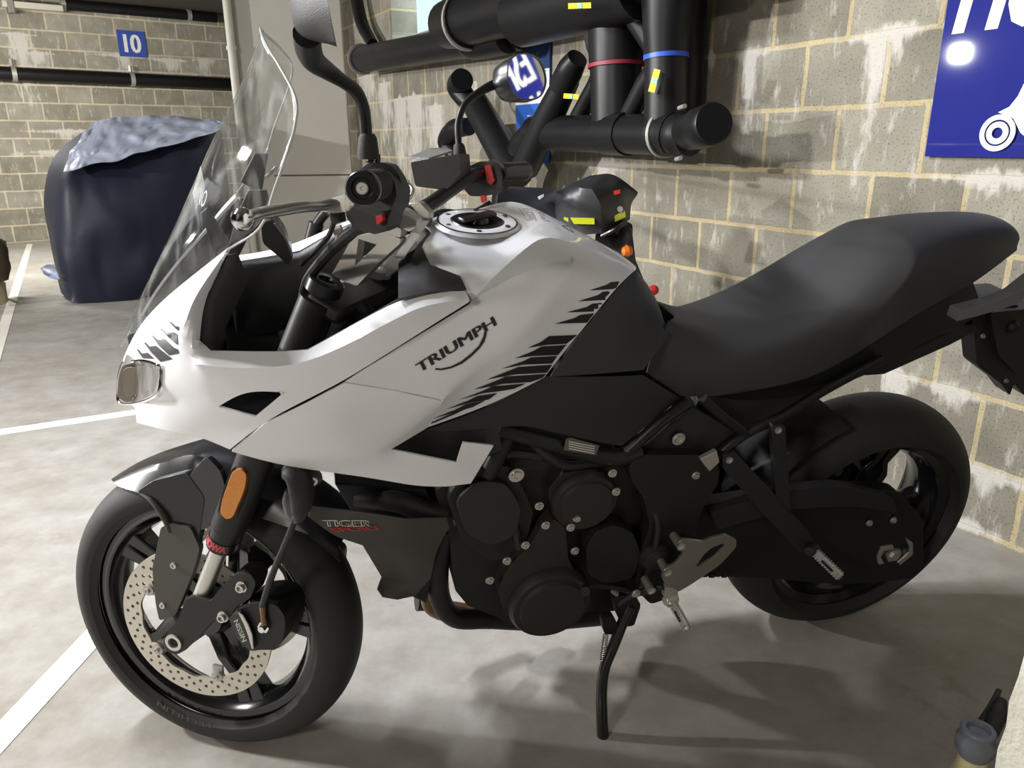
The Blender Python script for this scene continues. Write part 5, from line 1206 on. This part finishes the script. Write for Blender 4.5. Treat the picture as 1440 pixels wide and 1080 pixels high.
part('brake_lever', g_tube([flip(S(t)) for t in [(344, 308, -.40), (362, 301, -.385), (395, 295, -.35), (425, 291, -.315), (447, 290, -.285), (468, 286, -.26), (490, 282, -.235)]], [.0095, .009, .010, .010, .009, .009, .010], 14, flat=.55), 'alu', bars, st)
part('throttle_cable', g_tube([S((690, 285, .24)), S((660, 300, .22)), S((620, 298, .16)), S((590, 318, .06))], .005, 8), 'hose', bars, st)
part('bar_wire', g_tube([S((508, 316, -.24)), S((490, 330, -.22)), S((470, 348, -.18)), S((450, 370, -.13)), S((432, 396, -.09)), S((424, 430, -.06))], [.0075, .009, .0085, .008, .008, .008], 10), 'hose', bars, st)
part('bar_wire', g_tube([S((470, 312, -.24)), S((462, 332, -.2)), S((446, 350, -.12)), S((424, 372, -.06))], .0035, 8), 'hose', bars, st)
part('wire_clip', prism([(466, 318), (478, 316), (484, 332), (472, 340)], -.21, -.205, S), 'alu', bars, st, .001)
# risers and top yoke
yk = part('bar_riser', prism(rounded([(503, 331), (536, 326), (563, 336), (562, 343), (530, 372), (502, 402), (484, 396), (466, 386), (480, 362), (491, 342)], .12), -.064, -.038, S, holes=[rounded([(504, 336), (530, 344), (499, 374), (502, 352)], .05)]), 'alu', bars, st, .0025); yk['label'] = 'cast silver handlebar riser'
part('bar_riser', prism(rounded([(546, 350), (566, 334), (590, 322), (600, 330), (560, 378), (545, 390), (528, 384)], .15), .036, .060, S), 'alu', bars, st, .0025)
cl = part('bar_clamp', prism(rounded([(541, 294), (556, 290), (572, 296), (586, 308), (585, 320), (575, 326), (560, 318), (547, 312)], .2), -.060, -.036, S), 'alu', bars, st, .0025)
part('clamp_block', prism(rounded([(536, 312), (548, 312), (564, 322), (563, 334), (550, 332), (536, 326)], .15), -.062, -.036, S), 'alu', cl, st, .002)
for q in ((553, 300), (578, 313)): part('clamp_bolt', g_turn([(0, .0052), (.006, .005), (.006, .003), (.002, 0)], S((*q, -.050)), Vector((.25, 0, 1)), 16), 'steel', cl, st)
part('bar_clamp', prism(rounded([(566, 288), (590, 284), (604, 300), (600, 318), (578, 316)], .2), .036, .060, S), 'alu', bars, st, .0025)
part('top_yoke', g_box((-1.118, 0, .940), (.062, .235, .026), Matrix.Rotation(RAKE, 3, 'Y')), 'engine', frame=st, bv=.008)
for s in (-1, 1):
    part('fork_top', g_turn([(-.01, .028), (.008, .028), (.010, .025), (.010, .014), (.005, .013), (.005, 0)], Vector((-1.121, s*.10, .974)), AXS, 28), 'steel' if s > 0 else 'gloss', frame=st)
part('steering_nut', g_turn([(0, .022), (.012, .022), (.014, .018), (.014, .010), (.008, .009), (.008, 0)], Vector((-1.090, .0, .980)), AXS, 24), 'alu', frame=st, lab='bright steering stem nut')
# ---------------------------------------------------------------- mirrors
def mirror_stalk(s):
    if s < 0: P = [S((518, 224, -.27)), S((517, 188, -.27))]
    else: P = [S((648, 226, .27)), S((645, 202, .27))]
    return part('mirror_stalk_boot', g_tube([P[0], P[0]*.7+P[1]*.3, P[1]*.85+P[0]*.15, P[1]], [.0125, .0125, .0105, .008], 16, smooth=False), 'rubber', frame=st)
mirror_stalk(-1); mirror_stalk(1)
ml = part('mirror', g_tube([S((515, 188, -.27)), S((511, 152, -.275)), S((500, 128, -.29)), S((480, 113, -.31)), S((458, 98, -.33)), S((442, 86, -.35)), S((434, 70, -.37)), S((432, 48, -.40))], [.0072, .0072, .0075, .0075, .0100, .012, .0135, .014], 14), 'satin', frame=st)
hs = cage('mirror_housing', {
 'a': (397, -40, -.36), 'b': (452, -46, -.345), 'c': (462, 10, -.345), 'd': (474, 66, -.345), 'e': (446, 71, -.365), 'f': (413, 58, -.385), 'g': (402, 20, -.39), 'h': (432, 18, -.405),
 'a2': (410, -40, -.46), 'b2': (452, -46, -.47), 'c2': (462, 10, -.475), 'd2': (470, 58, -.465), 'f2': (424, 52, -.45), 'g2': (410, 18, -.45)},
 ['a b c h g', 'h c d e', 'g h e f', 'a2 g2 c2 b2', 'g2 f2 d2 c2', 'a a2 b2 b', 'a g g2 a2', 'g f f2 g2', 'f e d d2 f2'], 'black', ml, (), 2, 0, False, S, st, smooth=50)
mgl = mat('mirror_glass', (.8, .82, .82), .02, 1)
part('mirror_glass', ([S(t) for t in [(452, -44, -.348), (462, 10, -.348), (473, 63, -.348), (470, 56, -.46), (462, 10, -.472), (452, -44, -.468)]], [(0, 1, 4, 5), (1, 2, 3, 4)]), mgl, ml, st)
# far mirror: its glass is set square between the camera and the parking sign
mr = part('mirror', g_tube([S((645, 203, .27)), S((644, 175, .275)), S((651, 152, .29)), S((664, 137, .32)), S((684, 124, .35)), S((704, 115, .375)), S((720, 108, .39))], [.0060, .0062, .0064, .0068, .0085, .0105, .010], 14), 'satin', frame=st)
mcn = CAM+ray(738, 108)*((BIKE_M @ st(S((738, 108, .40)))-CAM).dot(fw))
tgt = P_MS+UXm*.14+Z*(m0.z-P_MS.z+cap+.11)
nrm = ((CAM-mcn).normalized()+(tgt-mcn).normalized()).normalized()
def mpl(px, py, off=0.0): return BI @ (hit(px, py, mcn+nrm*off, nrm))
gl_o = [(713, 88), (722, 78), (736, 75), (752, 80), (762, 92), (767, 110), (765, 126), (757, 138), (742, 142), (726, 138), (716, 124), (711, 106)]
def shr(k): return [(738+(x-738)*k, 108+(y-108)*k) for x, y in gl_o]
g1 = [mpl(*q) for q in catm2(gl_o)] if False else None
def smooth_loop(P, k=4):
    n = len(P); out = []
    for i in range(n):
        a, b, c, d = [Vector(P[(i+j-1) % n]) for j in range(4)]
        for j in range(k):
            t = j/k; out.append(tuple(.5*((2*b)+(c-a)*t+(2*a-5*b+4*c-d)*t*t+(3*b-a-3*c+d)*t**3)))
    return out
L0, L1, L2, L3 = smooth_loop(shr(1.0)), smooth_loop(shr(.93)), smooth_loop(shr(.86)), smooth_loop(shr(.5))
N = len(L0); bn = BI.to_3x3() @ nrm
V = [mpl(*q)+bn*.003 for q in L1]+[mpl(*q)+bn*.003 for q in L0]+[mpl(*q)-bn*.012 for q in L0]+[mpl(q[0]-3, q[1])-bn*.032 for q in L2]+[mpl(q[0]-6, q[1])-bn*.044 for q in L3]
F = [(k*N+i, k*N+(i+1) % N, (k+1)*N+(i+1) % N, (k+1)*N+i) for k in range(4) for i in range(N)]+[tuple(4*N+i for i in range(N))]
part('mirror_housing', (V, F), 'gloss', mr, smooth=50)
ctr = mpl(738, 108); rgs = [0.02+.98*k/10 for k in range(11)]; RM = 1.6
def bulge(p):
    return p+bn*(.0035-(p-ctr).length_squared/(2*RM))
V = [bulge(ctr+(mpl(*q)-ctr)*k) for k in rgs for q in L1]
F = [(k*N+i, k*N+(i+1) % N, (k+1)*N+(i+1) % N, (k+1)*N+i) for k in range(10) for i in range(N)]+[tuple(range(N))]
part('mirror_glass', (V, F), mgl, mr, smooth=180)

# ---------------------------------------------------------------- prints on the bodywork
text_decal('name_lettering', 'TRIUMPH', [(589, 525), (699, 456.5), (583, 513)], tank, 'decal', tank, .040, space=1.0)
sw_pts = [(612, 517), (620, 518), (634, 515), (648, 508), (662, 497), (673, 486), (679, 474), (682, 462), (685, 461), (684, 470), (681, 480), (675, 489), (664, 500), (650, 511), (635, 517.5), (621, 520.5), (612, 520)]
decal('name_swoosh', [sw_pts], tank, 'decal', tank, .0009, 5)
c4_ = lambda x, y: (560+x*.3704, 270+y*.3704)
z6 = lambda x, y: (560+x*.2361, 420+y*.2361)
STR = []
tipsA = [((722, 374), (790, 352), (806, 342), (839, 340), (830, 368)), ((680, 415), (757, 391), (776, 378), (823, 376), (804, 409)), ((637, 457), (715, 436), (735, 424), (786, 419), (758, 453)), ((592, 500), (668, 478), (690, 466), (744, 460), (716, 496))]
for t in tipsA: STR.append([c4_(*q) for q in t])
tipsB = [((770, 292), (850, 256), (895, 222), (1066, 215), (1000, 268), (880, 274)), ((692, 355), (800, 312), (850, 284), (1000, 274), (950, 335), (800, 340)), ((612, 417), (740, 372), (790, 348), (945, 340), (915, 385), (745, 392)), ((528, 480), (665, 425), (715, 405), (915, 392), (885, 440), (690, 450)), ((446, 541), (580, 488), (640, 462), (880, 446), (860, 470), (790, 495), (620, 506)), ((362, 602), (500, 548), (560, 520), (760, 503), (690, 535), (600, 550), (500, 562)), ((284, 658), (410, 608), (470, 578), (590, 560), (540, 598), (410, 622)), ((200, 716), (340, 660), (400, 628), (520, 604), (440, 645), (330, 676)), ((122, 772), (230, 722), (320, 680), (410, 650), (340, 684), (230, 730))]
for t in tipsB: STR.append([z6(*q) for q in t])
decal('stripe_print', STR, tank, 'decal', tank, .0009, 6)
z7 = lambda x, y: (160+x*.0926, 420+y*.0926)
NS = [[(835, 352), (870, 348), (950, 420), (992, 420), (985, 490)], [(705, 458), (740, 455), (810, 520), (925, 508), (972, 545), (968, 700), (850, 600)], [(582, 565), (612, 560), (675, 628), (780, 612), (905, 735), (980, 770), (992, 830), (850, 860), (700, 720)], [(465, 668), (490, 662), (550, 728), (645, 715), (800, 840), (900, 918), (720, 960), (580, 820)], [(355, 772), (380, 768), (430, 832), (525, 820), (625, 915), (450, 905)]]
decal('stripe_print', [[z7(*q) for q in t] for t in NS], nose, 'decal', nose, .0009, 5)
text_decal('name_lettering', 'TIGER', [(455, 740), (523.5, 740), (453, 731)], sh, 'silvertext', sh, .05, space=1.0)
text_decal('name_lettering', 'TIGER', [(456.2, 739), (522.5, 739), (454.5, 732.2)], sh, mat('letter_fill', (.03, .028, .026), .5), sh, .0, off=.0012)
text_decal('name_lettering', 'SPORT', [(470, 747.5), (540, 744), (462, 742)], sh, 'redtext', sh, .03, off=.0012)
# pictogram and warning outlines on the tank top
def outline(poly, w_=.6):
    c = Vector((sum(p[0] for p in poly)/len(poly), sum(p[1] for p in poly)/len(poly))); out = []
    for i in range(len(poly)):
        a = Vector(poly[i]); b = Vector(poly[(i+1) % len(poly)]); n = Vector((-(b-a).y, (b-a).x)).normalized()*w_*.5
        out.append([tuple(a-n), tuple(b-n), tuple(b+n), tuple(a+n)])
    return out
q8 = lambda x, y: (690+x*.1852, 225+y*.1852)
OL = outline([q8(*t) for t in ((215, 368), (385, 372), (445, 465), (275, 460))])+outline([q8(*t) for t in ((300, 368), (345, 462), (346, 462))], .5)
for t in (((245, 372), (280, 372), (292, 385), (258, 388)), ((268, 400), (305, 400), (318, 418), (282, 420)), ((290, 432), (318, 435), (325, 448), (298, 450)), ((345, 378), (378, 378), (388, 390), (356, 392)), ((362, 402), (396, 402), (408, 420), (376, 420)), ((378, 434), (402, 434), (410, 448), (388, 450))):
    OL += outline([q8(*q) for q in t], .5)
OL += outline([q8(*t) for t in ((540, 500), (590, 502), (628, 552))], .9)+outline([q8(*t) for t in ((440, 385), (610, 480), (690, 590), (485, 515))], .35)
decal('warning_print', OL, tank, 'greydecal', tank, .0006, 30)
decal('warning_label', [[q8(*t) for t in ((660, 505), (730, 515), (808, 612), (740, 590))]], tank, 'grey', tank, .0008, 6)
# ================================================================ OTHER THINGS IN THE GARAGE
def facing(G):
    n = CAM-G; n.z = 0; n.normalize(); return n
def wcage(name, Vd, faces, m, parent, fn, lvl=2, thick=.01, disp=0, dscale=3.0, crease=()):
    o = cage(name, {k: v for k, v in Vd.items()}, faces, m, None, crease, lvl, thick, False, fn, corner=60, smooth=60)
    loc = parent.matrix_world.translation
    for v in o.data.vertices:
        w0 = v.co.copy()
        if disp:
            q = w0*dscale; f = noise.noise(q)+.6*abs(noise.noise(q*Vector((1, 1, .35))*2.3))
            w0 = w0+noise.noise_vector(q*.8+Vector((3, 1, 7)))*disp*.6+facing(w0)*disp*(f-.3)
            w0.z = max(w0.z, .004)
        v.co = w0-loc
    o.parent = parent; return o
# --- covered vehicle
G0 = ground(150, 425); n0 = facing(G0)
def CV(t): return hit(t[0], t[1], G0+n0*(t[2] if len(t) > 2 else 0), n0)
cov = empty('covered_motorcycle', G0); bpy.context.view_layer.update()
tag(cov, 'motorcycle under a dark navy cover with a pale shiny sheet on top', 'motorcycle')
navy = mat('navy_cover_cloth', (.013, .016, .034), .5, spec=.35, bump=.6, bscale=25, var=.35, vscale=3)
CVV = {}
rows = [[(97, 425, 0), (140, 424, .05), (205, 417, .02), (262, 412, 0), (316, 408, -.05)],
        [(80, 372, 0), (116, 374, .08), (180, 384, .10), (250, 378, .10), (320, 372, .05)],
        [(73, 292, -.05), (104, 300, .05), (170, 305, .08), (245, 300, .10), (318, 280, .05)],
        [(76, 240, -.10), (96, 238, .0), (150, 224, .0), (230, 205, .0), (310, 186, 0)],
        [(120, 186, -.40), (150, 178, -.38), (200, 172, -.38), (255, 170, -.38), (308, 172, -.38)],
        [(128, 182, -.9), (150, 178, -.9), (200, 174, -.9), (255, 172, -.9), (306, 174, -.9)]]
for i, r in enumerate(rows):
    for j, t in enumerate(r): CVV['%d_%d' % (i, j)] = t
fc_ = ['%d_%d %d_%d %d_%d %d_%d' % (i, j, i, j+1, i+1, j+1, i+1, j) for i in range(5) for j in range(4)]
CVV.update({'L0': (88, 412, -.5), 'L1': (70, 370, -.6), 'L2': (65, 290, -.6), 'L3': (66, 217, -.6), 'L4': (100, 196, -.7), 'R0': (322, 398, -.8), 'R1': (324, 372, -.8), 'R2': (322, 280, -.8), 'R3': (314, 190, -.8)})
fc_ += ['L0 0_0 1_0 L1', 'L1 1_0 2_0 L2', 'L2 2_0 3_0 L3', 'L3 3_0 4_0 L4', 'L4 4_0 5_0', '0_4 R0 R1 1_4', '1_4 R1 R2 2_4', '2_4 R2 R3 3_4', '3_4 R3 5_4 4_4']
wcage('vehicle_cover', CVV, fc_, navy, cov, CV, 3, .012, .05, 2.6)
sheet = mat('pale_shiny_sheet', (.55, .60, .76), .25, .2, spec=.6, bump=.8, bscale=14)
SHV = {'a0': (88, 238, -.02), 'a1': (104, 237, .07), 'a2': (160, 226, .08), 'a3': (225, 207, .08), 'a4': (300, 187, .08), 'a5': (311, 180, .06),
       'b0': (100, 213, -.16), 'b1': (118, 208, -.10), 'b2': (165, 201, -.08), 'b3': (225, 189, -.08), 'b4': (296, 176, -.08), 'b5': (312, 174, -.10),
       'c0': (126, 172, -.38), 'c1': (134, 168, -.36), 'c2': (170, 164, -.36), 'c3': (225, 162, -.36), 'c4': (294, 165, -.36), 'c5': (312, 171, -.36)}
wcage('reflective_sheet', SHV, ['%s%d %s%d %s%d %s%d' % (p, j, p, j+1, q, j+1, q, j) for p, q in ('ab', 'bc') for j in range(5)], sheet, cov, CV, 4, .006, .04, 9.0)
wcage('cover_hem', {'a': (57, 377, -.3), 'b': (66, 372, -.35), 'c': (76, 372, -.35), 'd': (84, 392, -.05), 'e': (74, 392, -.15), 'f': (62, 386, -.25)}, ['a b c d e f'], mat('blue_hem', (.22, .27, .46), .35), cov, CV, 2, .01, 0)
for x, y in ((150, 395), (262, 392)):
    q = CV((x, y, -.45)); q.z = .28
    V, F = g_ringprof([(-.06, .20), (-.06, .26), (-.03, .28), (.03, .28), (.06, .26), (.06, .20)], q, n0, 40)
    obj('wheel', [v-G0 for v in V], F, 'tyre', cov)
# --- draped thing at the left edge
G1 = ground(3, 432); n1 = facing(G1)
def LE(t): return hit(t[0], t[1], G1+n1*(t[2] if len(t) > 2 else 0), n1)
dr_ = empty('draped_scooter', G1); bpy.context.view_layer.update()
tag(dr_, 'dark brown draped cover over a pale base, cut off by the left edge', 'cover')
brown = mat('brown_cover_cloth', (.060, .045, .020), .7, bump=.5, bscale=20, var=.4, vscale=6)
wcage('cover_drape', {'a': (-40, 318, -.1), 'b': (0, 328, 0), 'c': (9, 338, 0), 'd': (14, 352, .02), 'e': (11, 363, .02), 'f': (29, 376, .05), 'g': (11, 393, .03), 'h': (0, 398, .03), 'i': (-40, 400, 0), 'm': (-8, 362, .08), 'a2': (-40, 322, -.5), 'c2': (8, 340, -.5), 'e2': (8, 368, -.5), 'g2': (8, 392, -.5)},
      ['a b c m', 'c d e m', 'e f g m', 'g h i m', 'i a m', 'b c c2 a2 a', 'c d e e2 c2', 'e f g g2 e2'], brown, dr_, LE, 2, .01, .012, 5)
wcage('scooter_base', {'a': (-40, 398, -.02), 'b': (2, 397, -.02), 'c': (8, 396, -.04), 'd': (12, 424, -.02), 'e': (2, 432, 0), 'f': (-40, 436, 0), 'c2': (8, 398, -.4), 'd2': (11, 420, -.4)}, ['a b e f', 'b c d e', 'c c2 d2 d'], mat('beige_panel', (.42, .36, .22), .6), dr_, LE, 1, .01, 0)

# --- second motorcycle, parked between the wall and this one
C2 = deep(830, 300, 2.72); G2 = Vector((C2.x, C2.y, 0)); n2 = facing(C2)
def M2(t): return hit(t[0], t[1], C2+n2*(t[2] if len(t) > 2 else 0), n2)
mb = empty('motorcycle', G2); bpy.context.view_layer.update()
tag(mb, 'black motorcycle with a hard top box and yellow reflective strips, parked behind by the wall', 'motorcycle')
tbx = wcage('top_box', {
 'a': (782, 270, 0), 'b': (803, 262, .02), 'c': (832, 266, .05), 'd': (846, 284, .06), 'e': (847, 328, .05), 'f': (800, 332, .04), 'g': (780, 318, 0),
 'h': (790, 266, -.10), 'i': (806, 257, -.10), 'j': (829, 247, -.08), 'k': (852, 244, -.08), 'l': (867, 245, -.08), 'l2': (872, 252, -.02), 'm': (897, 270, -.16), 'n': (896, 276, -.16), 'o': (887, 284, -.14), 'p': (886, 308, -.14), 'q': (874, 318, -.10), 'm2': (872, 288, -.02)},
 ['a b i h', 'b c k j i', 'c d m2 l2 k', 'k l2 l', 'l l2 n m', 'l2 m2 o n', 'a b c d e f g', 'd e q p m2', 'm2 p o'], mat('top_box_plastic', (.022, .022, .026), .38), mb, M2, 2, .01, 0, crease=[('b c d e', .8), ('l2 m2', .6), ('b i', .4), ('c k', .6)])
wcage('pannier', {'a': (700, 274, .05), 'b': (716, 263, 0), 'c': (782, 266, -.02), 'd': (792, 300, 0), 'e': (792, 335, 0), 'f': (716, 335, .03), 'g': (699, 292, .05), 'b2': (716, 262, -.25), 'c2': (782, 265, -.25)}, ['a b c d e f g', 'b b2 c2 c'], mat('pannier_plastic', (.016, .018, .026), .5), mb, M2, 2, .01, 0)
def mstrip(name, pts, m, off):
    P = [M2((*p, off)) for p in pts]; loc = G2
    V = [p-loc for p in P]+[p-n2*.02-loc for p in P]; n = len(P)
    return obj(name, V, [tuple(range(n)), tuple(range(n, 2*n))]+[(i, (i+1) % n, n+(i+1) % n, n+i) for i in range(n)], m, mb, 0)
yl = mat('yellow_reflective_strip', (.75, .80, .02), .4)
mstrip('reflective_strip', [(802, 306.5), (836, 307.5), (836, 315.5), (807, 315)], yl, .065)
mstrip('reflective_strip', [(793, 305.5), (799, 307), (799, 312), (793, 309)], yl, .06)
mstrip('reflective_strip', [(864, 304), (879, 296.5), (880, 305), (865, 312)], mat('dull_yellow_strip', (.40, .42, .03), .5), .035)
mstrip('release_tab', [(863, 269), (872, 267), (872, 272), (864, 274)], mat('bright_red_tab', (.75, .03, .02), .4), .02)
mstrip('maker_badge', [(756, 277), (764, 273), (765, 276), (758, 281)], 'silvertext', .03)
obj('box_lock', *(lambda g: ([v-G2 for v in g[0]], g[1]))(g_turn([(0, .010), (.008, .010), (.008, 0)], M2((872, 294, .03)), n2, 16)), 'alu', mb)
wcage('tail_unit', {'a': (838, 328, 0), 'b': (862, 318, .02), 'c': (884, 312, 0), 'd': (890, 334, 0), 'e': (894, 366, 0), 'f': (908, 400, 0), 'g': (905, 440, 0), 'h': (830, 440, 0), 'a2': (838, 328, -.2), 'c2': (884, 312, -.2)}, ['a b c d e f g h', 'a a2 c2 c b'], 'black', mb, M2, 1, .02, 0)
def mlump(name, px, r, m, off):
    P = M2((*px, off)); V, F = g_turn([(-r, 0), (-r*.7, r*.7), (0, r), (r*.7, r*.7), (r, 0)], P, Vector((1, .3, .1)), 16)
    return obj(name, [v-G2 for v in V], F, m, mb)
mlump('turn_indicator', (882, 353), .022, mat('orange_indicator', (.75, .16, .01), .3, coat=.5), .04)
mlump('tail_light', (919, 408), .02, mat('red_light', (.45, .015, .02), .3), .02)
obj('grab_handle', *(lambda g: ([v-G2 for v in g[0]], g[1]))(g_tube([M2((846, 332, .06)), M2((866, 322, .08)), M2((880, 313, .05))], .008, 10)), 'gloss', mb)
# body, fork and wheels below, mostly hidden by the white motorcycle
wv = Vector((1, -.15, 0)).normalized()
for k in (-1.22, .0):
    cc = G2+wv*k+Vector((0, 0, .30))+Vector((-.28, .93, 0))*.12
    wl = obj('wheel', *(lambda g: ([v-G2 for v in g[0]], g[1]))(g_ringprof([(-.055, .22), (-.06, .265), (-.03, .298), (.03, .298), (.06, .265), (.055, .22)], cc, Vector((-wv.y, wv.x, 0)), 48)), 'tyre', mb)
    obj('wheel_hub', *(lambda g: ([v-G2 for v in g[0]], g[1]))(join(g_turn([(-.05, .05), (.05, .05)], cc, Vector((-wv.y, wv.x, 0)), 24), *[g_tube([cc, cc+(wv*math.cos(a)+Z*math.sin(a))*.23], .014, 8, smooth=False) for a in [2*PI*i/5 for i in range(5)]])), 'rim', wl)
bc = G2+Vector((-.28, .93, 0))*.12
def bb(name, pts, r, m): return obj(name, *(lambda g: ([v-G2 for v in g[0]], g[1]))(g_tube([bc+wv*a+Z*b for a, b in pts], r, 14)), m, mb)
bb('body', [(-.10, .60), (-.35, .64), (-.65, .68), (-.85, .70), (-1.04, .76)], [.07, .10, .13, .12, .07], 'black')
bb('engine', [(-.35, .42), (-.60, .40), (-.85, .46)], [.10, .16, .12], 'engine')
bb('swing_arm', [(.0, .30), (-.45, .36)], .035, 'engine')
bb('fork_leg', [(-1.22, .30), (-1.02, .86)], .03, 'satin')
bb('handlebar', [(-1.03, .84), (-1.0, .88), (-.98, .90)], .02, 'satin')
bb('frame_tube', [(-.10, .55), (-.55, .55), (-1.05, .72)], .03, 'satin')

# --- grey-capped canister beside the near column
cz = deep(1367, 1068, 1.12); cn = empty('canister', (cz.x, cz.y, 0)); bpy.context.view_layer.update()
tag(cn, 'grey capped canister with pale yellow neck beside the rough column', 'canister')
h0 = cz.z+.024
def cpart(nm, prof, m, smooth=40): return obj(nm, *g_turn(prof, Vector((0, 0, 0)), Vector((0, 0, 1)), 32), m, cn, smooth)
cpart('neck', [(0, .030), (.02, .034), (h0-.08, .030), (h0-.035, .020), (h0-.012, .0185), (h0, 0)], mat('pale_yellow_plastic', (.42, .38, .20), .4))
cpart('cap', [(h0-.016, .020), (h0-.004, .026), (h0+.012, .0265), (h0+.020, .022), (h0+.023, .0225), (h0+.029, .0235), (h0+.031, .022), (h0+.031, .016), (h0+.026, .014), (h0+.026, 0)], mat('blue_grey_cap', (.10, .11, .13), .3))
bl_ = [deep(1376, 1024, 1.16), deep(1392, 998, 1.19), deep(1405, 970, 1.23)]
obj('handle_strip', *g_tube([p-Vector((cz.x, cz.y, 0)) for p in bl_], [.008, .006, .004], 10, flat=.5), 'satin', cn)
obj('handle_block', *g_tube([deep(q[0], q[1], q[2])-Vector((cz.x, cz.y, 0)) for q in ((1392, 1030, 1.15), (1402, 1005, 1.18), (1408, 985, 1.2))], [.012, .014, .008], 12), 'black', cn)
